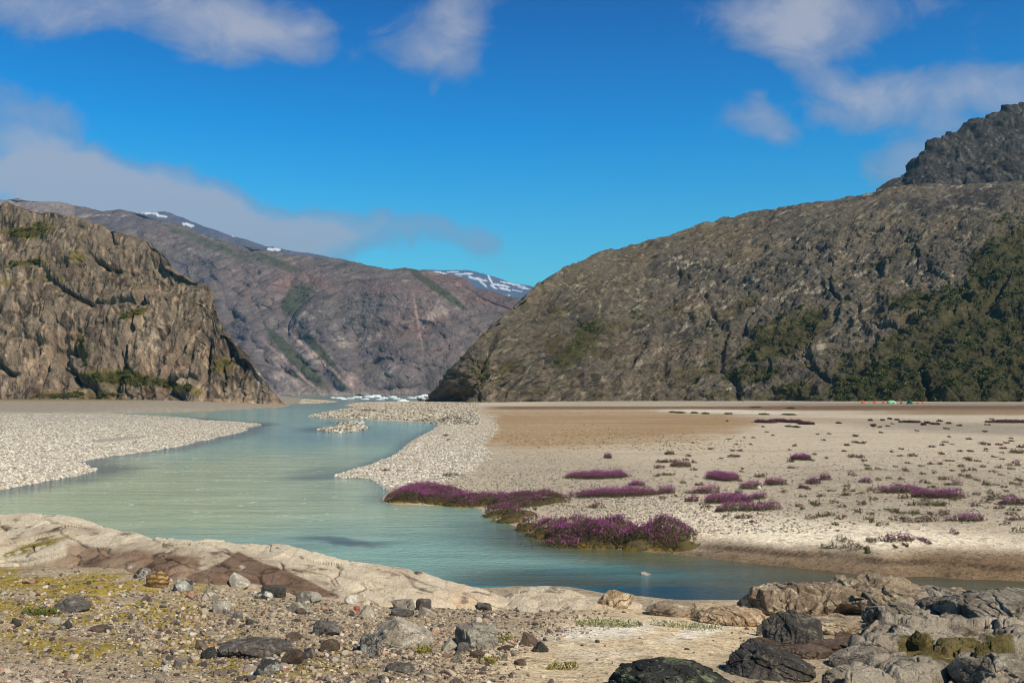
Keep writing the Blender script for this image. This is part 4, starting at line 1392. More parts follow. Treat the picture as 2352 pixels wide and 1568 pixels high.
ROCKS = [
    (347, 1413, 42, 30, 'round', 'speck', 'grey and white speckled round boulder behind the golden striped one'),
    (386, 1435, 55, 43, 'round', 'gold', 'golden brown boulder with dark wavy stripes'),
    (446, 1446, 52, 34, 'round', 'speck', 'speckled grey boulder right beside the golden striped boulder'),
    (466, 1461, 24, 20, 'round', 'pink', 'small pinkish round stone in front of the speckled grey boulder'),
    (511, 1466, 43, 33, 'peak', 'pale', 'pale pointed rock with a dark left foot below the ledge'),
    (584, 1437, 52, 40, 'wedge', 'white', 'white angular slab leaning against the brown face of the ledge'),
    (666, 1457, 57, 30, 'slab', 'dark', 'dark flat block with a pale sunlit right end beneath the ledge'),
    (645, 1463, 46, 20, 'round', 'speck', 'low grey speckled stone propped under the dark flat block'),
    (542, 1498, 47, 32, 'block', 'lichen', 'blocky white rock with black lichen on its left side'),
    (580, 1511, 27, 20, 'round', 'greyd', 'round dark grey stone right of the lichened white rock'),
    (610, 1525, 22, 14, 'block', 'dark', 'small blackish stone in open gravel'),
    (356, 1468, 27, 16, 'tri', 'brown', 'dark reddish three-sided stone left on the yellow moss'),
    (628, 1606, 178, 50, 'dome', 'greyd', 'large flat grey slab half buried in yellow moss'),
    (511, 1607, 41, 29, 'round', 'dark', 'dark stone with white flecks set in yellow moss'),
    (492, 1585, 32, 24, 'wedge', 'brown', 'brownish grey stone leaning behind the dark flecked stone'),
    (654, 1648, 60, 44, 'dome', 'speck', 'domed dark grey boulder at the lower edge of the yellow moss'),
    (408, 1638, 25, 19, 'round', 'white', 'whitish lump of rock beside a green moss cushion'),
    (440, 1626, 32, 17, 'slab', 'greyd', 'brown grey flat stone near the whitish lump'),
    (756, 1471, 62, 30, 'dome', 'lichen', 'arched white boulder with a black hollow at the foot of the ledge'),
    (733, 1497, 60, 28, 'wedge', 'pale', 'pale grey sloping slab in the gravel below the arched boulder'),
    (735, 1500, 30, 17, 'round', 'brown', 'reddish brown stone against the pale sloping slab'),
    (860, 1478, 41, 27, 'round', 'white', 'white and pink oblong boulder touching the ledge'),
    (871, 1492, 16, 15, 'round', 'red', 'little brick red stone between two pale boulders'),
    (895, 1509, 40, 33, 'tri', 'pale', 'pale three-cornered boulder next to the brick red stone'),
    (986, 1489, 55, 28, 'block', 'lichen', 'lumpy white boulder patched with black resting on a flat slab'),
    (983, 1506, 56, 20, 'slab', 'greyd', 'smooth flat grey slab beneath the black patched boulder'),
    (1034, 1490, 38, 30, 'block', 'greyd', 'rough dark grey rock joined to the lumpy white boulder'),
    (1042, 1511, 46, 30, 'wedge', 'pale', 'tilted pale wedge of stone with a dark underside'),
    (1044, 1517, 15, 12, 'round', 'tan', 'tiny orange round pebble stone at the tip of the tilted wedge'),
    (799, 1552, 76, 38, 'wedge', 'greyd', 'dark sloping slab of rock dipping to the right in gravel'),
    (718, 1563, 38, 21, 'round', 'brown', 'smooth brown oval stone above the dark round one'),
    (806, 1590, 48, 31, 'round', 'brown', 'smooth dark brown round boulder on gravel'),
    (716, 1622, 58, 37, 'round', 'brown', 'dark brown rounded boulder with pale dots near green moss'),
    (749, 1607, 38, 27, 'wedgel', 'dark', 'dark wedge stone leaning on the brown dotted boulder'),
    (983, 1583, 160, 73, 'peak', 'pale', 'biggest pale boulder of the gravel slope with a white ridge on its left'),
    (1161, 1583, 106, 60, 'block', 'lichen', 'square pale boulder with black lichen on its upper corners'),
    (902, 1596, 46, 48, 'block', 'speck', 'black and white knobbly rock at the left foot of the biggest pale boulder'),
    (909, 1604, 31, 23, 'round', 'speck', 'round black and white stone in front of the knobbly rock'),
    (976, 1641, 72, 24, 'dome', 'greyd', 'low grey brown hump of stone below the biggest pale boulder'),
    (1131, 1591, 31, 25, 'dome', 'greyd', 'dark domed stone leaning on the square pale boulder'),
    (1099, 1588, 40, 28, 'tri', 'pale', 'pale triangular stone left of the dark domed stone'),
    (1116, 1602, 20, 16, 'tri', 'dark', 'small black three-sided stone in front of the pale triangular one'),
    (1164, 1606, 37, 17, 'block', 'brown', 'dark brown block lying in front of the square pale boulder'),
    (1292, 1576, 44, 34, 'wedge', 'brown', 'brown and white wedge at the left edge of the bright sand'),
    (1319, 1591, 41, 26, 'tri', 'dark', 'dark chocolate brown pyramid stone on bright sand'),
    (1236, 1587, 39, 10, 'slab', 'brown', 'thin flat brown stone lying on sand'),
    (1270, 1624, 31, 17, 'round', 'brown', 'speckled brown oval stone at the edge of the gravel'),
    (1253, 1478, 31, 22, 'tri', 'white', 'upright white rock below the tan shore rocks'),
    (1182, 1489, 38, 18, 'slab', 'greyd', 'dark rectangular block in the stone row under the shore rocks'),
    (1225, 1480, 24, 15, 'round', 'greyd', 'dark round stone left of the upright white rock'),
    (175, 1494, 100, 42, 'peak', 'greyd', 'large grey layered rock on the left moss with a pale front'),
    (38, 1530, 28, 22, 'wedge', 'dark', 'dark leaning slab on yellow moss at far left'),
    (160, 1536, 34, 22, 'tri', 'dark', 'dark small rock in front of the large grey layered rock'),
    (132, 1522, 30, 17, 'block', 'white', 'whitish block beside the large grey layered rock'),
    (246, 1543, 50, 18, 'dome', 'brown', 'low dark brown stone hump right of the layered rock'),
    (70, 1425, 34, 12, 'slab', 'pink', 'pinkish flat stone at the upper left edge of the moss'),
    (1502, 1484, 94, 47, 'round', 'tan', 'round topped pale tan boulder standing at the water edge'),
    (1588, 1459, 50, 9, 'slab', 'pale', 'thin pale slab just awash in the blue water'),
    (1596, 1471, 17, 8, 'tri', 'pale', 'tiny white rock alone in the blue water'),
    (1650, 1505, 150, 40, 'dome', 'bedtan', 'brownish low rock behind the leafy plants by the water'),
    (1790, 1527, 178, 46, 'dome', 'tan', 'smooth orange peach whaleback rock beside the bright sand'),
    (1857, 1552, 21, 29, 'round', 'greyd', 'grey egg shaped stone leaning on the big dark boulder'),
    (1940, 1575, 148, 82, 'block', 'dark', 'big dark boulder with a grey front at the edge of the sand'),
    (1873, 1577, 74, 20, 'wedge', 'brown', 'flat reddish brown rock at the left foot of the big dark boulder'),
    (1880, 1660, 224, 88, 'peak', 'dark', 'large dark sloping rock in the sand below the big dark boulder'),
    (1640, 1704, 300, 84, 'dome', 'green', 'blackish rock with green lichen cut off by the lower edge of the photo'),
    (1660, 1652, 90, 26, 'dome', 'tan', 'pale sandy rock between the green lichened rock and the large dark sloping rock'),
    (1955, 1606, 150, 30, 'dome', 'brown', 'low brown bedrock patch right under the big dark boulder'),
    (2085, 1572, 92, 26, 'wedge', 'brown', 'brown flat stones piece in the shade of the grey bedrock'),
]
for r_ in ROCKS:
    place_rock(*r_)

# bedrock knolls on the right: big fractured outcrops
BED = [
    (2150, 1560, 80, 26, 'slab', 'bed', 'thin grey slab at the foot of the angular dark grey block', 2.2, .8),
    (2020, 1590, 110, 24, 'slab', 'brown', 'flat brown slab in sand right behind the large dark sloping rock', 2.0, .8),
    
    
    
    
    
    
    
    (2140, 1520, 70, 28, 'block', 'bedtan', 'cream coloured block in front of the fractured outcrop', 2.0, .8),
    (2060, 1520, 60, 24, 'wedge', 'bedtan', 'small cream wedge under the middle of the fractured outcrop', 2.0, .8),
    (2330, 1460, 80, 26, 'block', 'bedtan', 'pale broken block beside the water strip', 2.0, .8),

    (1960, 1500, 300, 84, 'block', 'bedtan', 'left half of the fractured cream outcrop standing in the water edge', 1.6, .55),
    (2135, 1503, 260, 100, 'block', 'bedtan', 'right half of the fractured cream outcrop with a sloping pale shoulder', 1.8, .6),
    (2020, 1547, 170, 42, 'dome', 'bedtan', 'pale mottled low bedrock between the big dark boulder and the outcrop', 2.2, .7),
    (2340, 1482, 190, 50, 'wedge', 'bed', 'flat topped grey rock at the water strip near the right edge', 2.0, .7),
    (2180, 1537, 138, 66, 'block', 'bed', 'angular dark grey block beside the round grey boulder', 2.0, .8),
    (2277, 1516, 90, 60, 'round', 'greyd', 'round grey boulder lodged between grey bedrock slabs', 0, .8),
    (2455, 1535, 320, 104, 'dome', 'bed', 'long smooth pale grey bedrock slope rising at the right edge', 1.2, .8),
    (2222, 1577, 112, 52, 'block', 'lichen', 'black and white lichened block under the round grey boulder', 2.6, .8),
    
    
    (2105, 1634, 150, 56, 'wedgel', 'bed', 'grey slanting slab carrying a small pale block', 2.0, .8),
    
    (2050, 1690, 90, 66, 'block', 'bed', 'grey cracked block left of the pale brown one at the lower edge', 2.2, .8),
    
    
    (2430, 1700, 200, 104, 'block', 'bed', 'big grey block lying in the lower right corner of the slabs', 1.8, .8),
    
]
for (a, b_, c_, d_, sh, mt, lb, ck, dp) in BED:
    place_rock(a, b_, c_, d_, sh, mt, lb, 'rock_outcrop', 'bedrock', res=6, depth=dp, crackc=ck, bumps=.08, sink=.35)
o = place_rock(2090, 1600, 46, 30, 'block', 'pale', 'small pale square block perched on the grey slanting slab', lift=0.12)
for (a, b_, c_, d_, lb) in [(2246, 1606, 58, 44, 'upright yellow green moss cushion between grey rocks'), 
                            (2275, 1652, 90, 38, 'low olive moss cushion near the lower edge'),  (2065, 1492, 80, 32, 'olive moss patch at the foot of the cream outcrop')]:
    place_rock(a, b_, c_, d_, 'round', 'moss', lb, 'moss_cushion', 'moss', res=5, bumps=.2, sink=.3, lift=.10)

# jointed slabs of bedrock that fill the lower right corner
def slab_field():
    nx_, ny_ = 620, 520
    px = np.linspace(1840, 2700, nx_)
    Ys = np.geomspace(9.0, 24.5, ny_)
    YY_, PX_ = np.meshgrid(Ys, px, indexing='ij')
    X = (PX_ - CX) / FV * YY_ * 1.01
    g = gz(X, YY_)
    P = np.stack([X, YY_, g], -1)
    x, y = project(P)
    q = rot2(P, 2, math.radians(-28))
    q = q + .22 * np.stack([perlin(P / 1.3, 301), perlin(P / 1.1, 302), 0 * X], -1)
    h = np.zeros_like(X)
    for (lx, ly, amp, tilt, sd_) in [(2.3, .8, .24, .30, 311), (.95, .36, .10, .30, 321), (.34, .15, .035, .25, 331)]:
        u, v = q[..., 0] / lx, q[..., 1] / ly
        iu, iv = np.floor(u).astype(np.int64), np.floor(v).astype(np.int64)
        best = np.full(X.shape, 9.0)
        sec = best.copy()
        val = np.zeros_like(X)
        for a in (-1, 0, 1):
            for b_ in (-1, 0, 1):
                cu, cv = iu + a, iv + b_
                r = [_h(cu, cv, cu * 0, sd_ + k) / 255. for k in range(5)]
                du, dv = u - cu - .15 - .7 * r[0], v - cv - .15 - .7 * r[1]
                d = np.maximum(np.abs(du) * .9 + .1 * np.abs(dv), np.abs(dv) * .9 + .15 * np.abs(du)) * .6 + .4 * np.hypot(du, dv)
                hh = (r[2] - .5) * amp * 1.5 + tilt * (r[3] - .42) * dv * ly + tilt * .6 * (r[4] - .5) * du * lx
                c = d < best
                sec = np.where(c, best, np.minimum(sec, d))
                val = np.where(c, hh, val)
                best = np.where(c, d, best)
        e = sec - best
        h += val - amp * .75 * np.exp(-(e / .07) ** 2) - amp * .25 * np.exp(-(e / .22) ** 2)
    m_ = sstep(x + 34 * perlin(P / 1.5, 341) + 14 * perlin(P / .5, 342) + .62 * (y - 1400), 1985, 2075) * sstep(24.3 - YY_, 0, 1.0)
    n = fbm(P / .5, 4, seed=343)
    z = g + m_ * (.16 - .16 * sstep(YY_, 16, 23) + h * (1 - .35 * sstep(YY_, 17, 23)) + .05 * n) - .10 * (1 - m_)
    Q = np.stack([X, YY_, z], -1)
    Q = Q + .018 * np.stack([perlin(Q / .12, 351), perlin(Q / .12, 352), perlin(Q / .1, 353)], -1)
    N = grid_normals(Q)
    N = N * np.sign(N[..., 2:3])
    n1, n2, n3 = fbm(Q / .9, 4, seed=361), fbm(Q / .22, 4, seed=362), fbm(Q / .06, 3, seed=363)
    C = np.broadcast_to(lin(152, 142, 126), Q.shape).copy()
    C = mixc(C, lin(104, 96, 86), sstep(n1 + .4 * n2, 0, .4) * .8)
    C = mixc(C, lin(188, 176, 156), sstep(-n1 + .6 * n2, .1, .5) * .8)
    C = mixc(C, lin(62, 58, 54), sstep(n2 + .5 * n3, .16, .42) * .8)
    C = mixc(C, lin(200, 190, 172), sstep(-n2 - .6 * n3, .3, .6) * .6)
    ms = np.zeros_like(X)
    for (a, b_, r1, r2, k) in [(2110, 1510, 50, 26, 1), (2200, 1515, 70, 20, 1), (2330, 1500, 70, 12, .9), (2140, 1555, 50, 20, .9), (2060, 1530, 40, 14, .7), (2260, 1478, 90, 8, .8), (2000, 1490, 60, 8, .5), (2290, 1550, 60, 12, .7)]:
        ms = np.maximum(ms, k * blob(x, y, a, b_, r1, r2, 0, .5))
    mk = sstep(ms + .6 * n2 + .4 * n1, .45, .75)
    C = mixc(C, lin(104, 92, 50), mk * .9)
    C = mixc(C, lin(74, 68, 30), mk * sstep(n3 + n2, -.1, .4) * .8)
    C = C * (1 + .2 * n3)[..., None]
    o = link('rock_outcrop', mesh_np('rock_outcrop', Q, grid_faces(ny_, nx_), True, np.clip(C, .02, .85)), col_mat('slab_rock', 34, .7, 1.0, .9, .04))
    tag(o, 'wide floor of jointed grey bedrock slabs filling the lower right corner', 'bedrock')


slab_field()

# ---------------------------------------------------------------- long pale ledge along the near shore
L_RIDGE = [(-600, 1150), (-150, 1165), (0, 1181), (60, 1178), (100, 1181), (150, 1185), (200, 1196), (250, 1214), (290, 1220), (330, 1228), (430, 1240), (500, 1243), (540, 1249), (600, 1250), (640, 1249), (680, 1258), (700, 1265),
           (760, 1282), (830, 1289), (900, 1300), (960, 1309), (1000, 1322), (1060, 1338), (1105, 1350), (1135, 1366), (1165, 1372), (1185, 1354), (1205, 1346), (1240, 1346), (1285, 1351), (1330, 1357), (1365, 1367), (1400, 1366), (1440, 1384), (1475, 1396)]
L_BASE = [(-600, 1300), (0, 1300), (100, 1304), (200, 1303), (300, 1314), (400, 1338), (500, 1346), (600, 1354), (700, 1372), (800, 1386), (900, 1392), (1000, 1396), (1100, 1401), (1175, 1404), (1300, 1403), (1400, 1399), (1480, 1403)]
bx_ = np.linspace(-600, 1480, 110)
bh = hit(bx_, np.interp(bx_, *zip(*L_BASE)))
kk_ = np.exp(-np.linspace(-2, 2, 15) ** 2)
kk_ /= kk_.sum()
for _k in (1, 2):
    bh[:, _k] = np.convolve(np.pad(bh[:, _k], 7, mode='edge'), kk_, 'valid')


def disp_ledge(P, v, px):
    q = P.copy()
    q[..., 0] = q[..., 0] + .7 * q[..., 1]
    a = .24 * (billow(P / np.array([3.4, 2.2, 1.6]), 2, .45, 201) - .3)
    a = a + .10 * (billow(q / np.array([1.1, .8, .6]), 3, .5, 202) - .3)
    w = P + .3 * perlin(P / .9, 207)[..., None]
    _, E, Rn = cells(rot2(w, 2, .5) / np.array([1.9, .9, 1.1]), 203)
    a = a + .09 * (Rn - .5) - .07 * np.exp(-(E / .035) ** 2)
    a = a + .035 * (billow(P / .28, 3, .6, 204) - .3)
    a = a + .035 * benches(P, 20, .8, 205, .6) + .012 * benches(P, 60, .3, 206, .6)
    return a * (.5 + .5 * sstep(v, 0, .3)) * (1 - .3 * sstep(v, .9, 1))


def col_ledge(Q, N, x, y, d):
    n1 = fbm(Q / 1.3, 4, seed=211)
    n2 = fbm(Q / .35, 4, seed=212)
    n3 = fbm(Q / .09, 3, seed=213)
    c = np.broadcast_to(lin(216, 201, 176), Q.shape).copy()
    c = mixc(c, lin(182, 160, 132), sstep(n1 + .3 * n2, 0, .5) * .7)
    c = mixc(c, lin(206, 172, 134), sstep(x, 780, 950) * sstep(-n1, -.1, .4) * .6)
    st = np.zeros(x.shape)
    for (a, b_, r1, r2, tn, k) in [(330, 1285, 200, 42, 2, .9), (640, 1322, 150, 34, 22, 1.0), (740, 1352, 90, 22, 22, 1.0), (180, 1215, 50, 12, 5, .8), (160, 1312, 240, 10, 2, .9), (590, 1345, 120, 12, 8, .8), (920, 1318, 80, 14, 12, .55), (60, 1230, 90, 14, 0, .3)]:
        st = np.maximum(st, k * blob(x + 25 * n1, y + 8 * n2, a, b_, r1, r2, tn, .35))
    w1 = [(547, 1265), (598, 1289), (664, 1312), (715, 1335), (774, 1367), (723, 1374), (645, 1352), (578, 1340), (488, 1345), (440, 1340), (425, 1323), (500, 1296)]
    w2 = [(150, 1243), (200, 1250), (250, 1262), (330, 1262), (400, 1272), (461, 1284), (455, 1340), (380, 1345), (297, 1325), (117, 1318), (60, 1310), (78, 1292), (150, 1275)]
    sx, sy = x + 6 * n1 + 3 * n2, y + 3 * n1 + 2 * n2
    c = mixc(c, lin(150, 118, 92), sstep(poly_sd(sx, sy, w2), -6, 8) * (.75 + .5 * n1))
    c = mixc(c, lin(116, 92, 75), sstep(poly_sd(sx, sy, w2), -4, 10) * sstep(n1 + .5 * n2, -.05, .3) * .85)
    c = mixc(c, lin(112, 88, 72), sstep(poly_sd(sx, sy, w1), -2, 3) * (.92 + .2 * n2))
    c = mixc(c, lin(126, 100, 80), st * .5 * (.8 + .4 * n2))
    c = mixc(c, lin(96, 78, 66), st * sstep(n2, .1, .5) * .6)
    c = mixc(c, lin(74, 68, 62), sstep(n2 + .5 * n1, .3, .5) * .75)
    c = mixc(c, lin(60, 54, 50), sstep(fbm(Q / np.array([.5, .5, 1.6]), 4, seed=215), .28, .42) * .65)
    c = mixc(c, lin(70, 64, 58), sstep(n3 + .6 * n1, .45, .7) * .6)
    c = mixc(c, lin(226, 214, 194), sstep(-n2 - .2 * n1, .25, .6) * .6)
    c = mixc(c, lin(128, 114, 40), blob(x, y, 70, 1258, 90, 9, -16, .5) * sstep(n3 + n2, -.4, .1))
    _, E, _ = cells(rot2(Q + .3 * perlin(Q / .9, 207)[..., None], 2, .5) / np.array([1.9, .9, 1.1]), 203)
    c = mixc(c, lin(70, 60, 50), np.exp(-(E / .022) ** 2) * sstep(n1, -.35, .05) * .9)
    return c * (1 + .16 * n3)[..., None]


def ledge():
    px = np.linspace(-560, 1474, 1350)
    nr = 190
    R = smooth_line(L_RIDGE)
    pyr = np.interp(px, R[:, 0], R[:, 1]) + .9 * perlin(np.stack([px / 23., px * 0, px * 0], 1), 5)
    db = np.interp(px, bx_, bh[:, 1]) - .15
    zb = np.interp(px, bx_, bh[:, 2]) - .25
    width = np.interp(px, [-560, 0, 600, 900, 1100, 1200, 1400, 1478], [3.6, 3.4, 3.0, 2.6, 1.7, 1.6, 1.2, .7])
    dr = db + width
    v = np.linspace(0, 1, nr)[:, None]
    pyb = HOR - (zb - CAM_Z) / db * FV
    D = db + (dr - db) * v ** 1.7
    P = at_depth(np.broadcast_to(px, D.shape), pyb + (pyr - pyb) * v, D)
    top = P[-1]
    ext = []
    for k in range(1, 26):
        f = k / 25
        q = top.copy()
        q[:, :2] *= ((dr + 2.2 * f) / dr)[:, None]
        q[:, 2] = top[:, 2] - (top[:, 2] + .6) * (f ** 1.8)
        ext.append(q)
    P = np.concatenate([P, np.array(ext)])
    P[..., 2] -= .0
    N = grid_normals(P)
    N = N * np.sign(-(N * (P - np.array([0, 0, CAM_Z]))).sum(-1).mean())
    vv = np.broadcast_to(np.concatenate([v[:, 0], np.ones(25)])[:, None], P.shape[:2])
    d = disp_ledge(P, vv, None)
    N[nr:] = N[nr - 1]
    d[nr:] = d[nr - 1] * np.linspace(1, .2, 25)[:, None]
    Q = P + N * d[..., None]
    x, y = project(Q)
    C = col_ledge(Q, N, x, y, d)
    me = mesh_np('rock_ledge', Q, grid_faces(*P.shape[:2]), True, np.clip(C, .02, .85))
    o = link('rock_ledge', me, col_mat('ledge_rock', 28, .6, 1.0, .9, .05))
    tag(o, 'long pale rock ledge with brown stained face sloping down along the near river bank', 'rock ledge')


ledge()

# ---------------------------------------------------------------- purple flowers and tufts on the flat
def foliage_mat(name, rough=.7):
    m, t, b = new_mat(name)
    t.put(b.inputs['Base Color'], t.attr('Col'))
    b.inputs['Roughness'].default_value = rough
    return m


MAT_LEAF, MAT_PETAL = foliage_mat('leaves'), foliage_mat('petals')
GREENS = pals((92, 96, 56), (76, 82, 46), (104, 100, 58), (84, 72, 56), (110, 84, 68))
DARKS = pals((100, 80, 66), (84, 74, 54), (108, 84, 76), (88, 92, 54), (76, 82, 46))
PETALS = pals((180, 66, 158), (158, 56, 140), (200, 98, 178), (128, 58, 110), (108, 72, 78), (96, 84, 58))
DULLP = pals((112, 56, 92), (96, 52, 76), (130, 66, 104), (104, 62, 72))


def tris(C, size, up=.3):
    """Leaf-sized triangles at C, turned at random; up stretches them upwards."""
    n = len(C)
    a = RNG.normal(size=(n, 3))
    a /= np.linalg.norm(a, axis=1)[:, None]
    b_ = np.cross(a, RNG.normal(size=(n, 3)))
    b_ /= np.linalg.norm(b_, axis=1)[:, None] + 1e-9
    s = np.asarray(size).reshape(-1, 1)
    V = np.stack([C - a * s * .6, C + a * s * .6, C + b_ * s + np.array([0, 0, 1.0]) * s * up], 1)
    return V.reshape(-1, 3)


def leaf_mesh(name, V, cols, mat, parent):
    n = len(V) // 3
    F = np.arange(n * 3).reshape(-1, 3)
    me = mesh_np(name, V, F, False, np.repeat(cols, 3, 0))
    return link(name, me, mat, parent)


def plant(blobs, bloom, label, name='flower_clump', cat='flower clump', group=None, mound=0.0, hgt=None, dens=1.0, green=None, petal=None, base_moss=False, dull=False):
    """A clump of upright stems. blobs: (photo x, photo foot y, width, height) in photo pixels."""
    first = blobs[0]
    G0 = hit(np.array([first[0] / K]), np.array([first[1] / K]))[0]
    pts, hs_, rr = [], [], []
    moss = []
    for (nx, nb, nw, nh) in blobs:
        G = hit(np.array([nx / K]), np.array([nb / K]))[0]
        Y = G[1]
        w = nw / K * Y / FV
        hv = nh / K * Y / FV
        H = hgt or min(hv * 1.05, .46)
        h_left = max(hv - H * .75 - mound * .7, .05)
        D = min(max(h_left * Y / 4.6, w * .35), w * 1.5 + 2.0, 7.0)
        a = w * D * math.pi / 4
        n = int(np.clip(a * 190 * dens * min(1, (48 / Y)), 16, 5000))
        th = RNG.uniform(0, 2 * math.pi, n)
        r = np.sqrt(RNG.uniform(0, 1, n)) * np.where(RNG.uniform(0, 1, n) < .07, 1.28, 1.0)
        u, v = r * np.cos(th), r * np.sin(th)
        wob = 1 + .22 * perlin(np.stack([np.cos(th) * 1.5 + nx, np.sin(th) * 1.5, th * 0], 1), 7)
        x = G[0] * (Y + D / 2) / Y + u * w / 2 * wob
        y = Y + D / 2 + v * D / 2 * wob
        z = gz(x, y) + mound * (.72 + .75 * perlin(np.stack([x / 1.1, y / 1.1, x * 0], 1), 61)) * np.sqrt(np.clip(1 - r ** 2.2, 0, 1))
        z = np.maximum(z, 0.02)
        lump = .75 + .5 * perlin(np.stack([x / .55, y / .55, x * 0], 1), 11)
        hh_ = H * np.clip(1 - .35 * r ** 4, .3, 1) * (.6 + .8 * RNG.beta(2, 3, n)) * lump
        pts.append(np.stack([x, y, z], 1))
        hs_.append(hh_)
        rr.append(r)
        if mound > 0.1:
            moss.append((G[0] * (Y + D / 2) / Y, Y + D / 2, w / 2, D / 2))
    P = np.concatenate(pts)
    Hh = np.concatenate(hs_)
    O = np.array([P[:, 0].mean(), P[:, 1].mean(), float(gz(P[:, 0].mean(), P[:, 1].mean()))])
    root = empty(name, O)
    tag(root, label, cat, group)
    Y = P[:, 1].mean()
    lf = max(.035, 1.0 * Y / FV * 1.5)
    lean = RNG.normal(0, .22, (len(P), 2))
    nl, npt = 6, 4
    C = []
    for k in range(nl):
        f = RNG.uniform(.02, .8, len(P))
        q = P.copy()
        q[:, :2] += lean * (Hh * f)[:, None] + RNG.normal(0, .018, (len(P), 2))
        q[:, 2] += Hh * f
        C.append(q)
    C = np.concatenate(C)
    pal = green if green is not None else (DARKS if bloom > .45 else GREENS)
    patch = fbm(np.stack([C[:, 0] / .9, C[:, 1] / .9, C[:, 0] * 0], 1), 2, seed=77)
    cc = pal[RNG.integers(0, len(pal), len(C))] * RNG.uniform(.6, 1.2, (len(C), 1))
    gcol = lin(88, 92, 44)
    cc = lerp(cc, gcol * RNG.uniform(.6, 1.2, (len(C), 1)), (sstep(-patch, .05, .35) * .7)[:, None])
    leaf_mesh('foliage', tris(C - O, RNG.uniform(.6, 1.3, len(C)) * lf), cc, MAT_LEAF, root)
    if bloom > 0:
        pb = fbm(np.stack([P[:, 0] / .7, P[:, 1] / .7, P[:, 0] * 0], 1), 2, seed=78)
        sel = RNG.uniform(0, 1, len(P)) < np.clip((bloom * 1.05 + pb * 1.3) * (1 - (.85 * np.concatenate(rr) ** 3 if mound > .1 else 0)), .03, 1)
        Q, H2, L2 = P[sel], Hh[sel], lean[sel]
        C = []
        for k in range(npt if bloom > .5 else 2):
            f = RNG.uniform(.72, 1.12, len(Q))
            q = Q.copy()
            q[:, :2] += L2 * (H2 * f)[:, None] + RNG.normal(0, .016, (len(Q), 2))
            q[:, 2] += H2 * f
            C.append(q)
        C = np.concatenate(C)
        if len(C):
            pal = petal if petal is not None else (PETALS if bloom > .65 and not dull else DULLP)
            cc = pal[RNG.integers(0, len(pal), len(C))] * RNG.uniform(.7, 1.25, (len(C), 1))
            leaf_mesh('blossoms', tris(C - O, RNG.uniform(.6, 1.15, len(C)) * lf * .85), cc, MAT_PETAL, root)
    if moss:
        Vs, Fs, Cs, off = [], [], [], 0
        V0, F0 = ico_grid(4)
        for (cx, cy, rx, ry) in moss:
            V = V0.copy()
            q = V * np.array([rx, ry, .5])
            V = V * (1 + .10 * fbm(q * 1.6 + cx, 3, seed=4))[:, None]
            V = V * np.array([rx * .97, ry * .97, mound * .62])
            V[:, 2] = np.where(V[:, 2] < 0, V[:, 2] * .6, V[:, 2])
            V[:, 0] += cx
            V[:, 1] += cy
            V[:, 2] += np.maximum(gz(V[:, 0], V[:, 1]), -.12) - .05
            n1 = fbm(V / .35, 3, seed=5)
            c = np.broadcast_to(lin(90, 80, 48), V.shape).copy()
            c = mixc(c, lin(84, 78, 46), sstep(n1, -.1, .3))
            c = mixc(c, lin(124, 98, 42), sstep(.12 - V[:, 2], -.06, .06) * sstep(n1, -.2, .2))
            c = mixc(c, lin(70, 58, 46), sstep(-n1, .1, .5) * .7)
            Vs.append(V - O)
            Fs.append(F0 + off)
            Cs.append(c)
            off += len(V)
        me = mesh_np('moss_base', np.concatenate(Vs), np.concatenate(Fs), True, np.concatenate(Cs))
        link('moss_base', me, MAT_STONES, root)
    return root


def z5(X, Y, w, h):
    return (800 + X / 2.4758, 1100 + Y / 2.4758, w / 2.4758, h / 2.4758)


def z6(X, Y, w, h):
    return (1600 + X / 2.6133, 950 + Y / 2.6133, w / 2.6133, h / 2.6133)


# the big banks of flowers on the river's edge
plant([z5(860, 345, 360, 100), z5(500, 316, 330, 95), z5(560, 318, 380, 130), z5(700, 330, 300, 110), z5(850, 340, 240, 90)], .8, 'long low bank of purple flowers furthest left on the river edge, moss at its foot', mound=.42, dens=1.1, hgt=.28)
plant([z5(1080, 330, 260, 90), z5(1190, 345, 480, 115), z5(1340, 320, 260, 80), z5(1050, 405, 240, 100), z5(1110, 440, 220, 100), z5(1170, 400, 200, 80)], .66, 'middle bank of purple flowers with a dark green lower half at the water', mound=.45, dens=1.1, hgt=.28)
plant([z5(1220, 488, 190, 110), z5(1330, 530, 260, 130), z5(1460, 560, 330, 165), z5(1600, 585, 300, 150), z5(1740, 598, 330, 195), z5(1690, 600, 820, 150), z5(1900, 608, 260, 130), z5(2040, 612, 330, 185), z5(2160, 606, 150, 90)], .86, 'largest and nearest bank of purple flowers, hanging over the river bend', mound=.50, dens=1.2, hgt=.30)

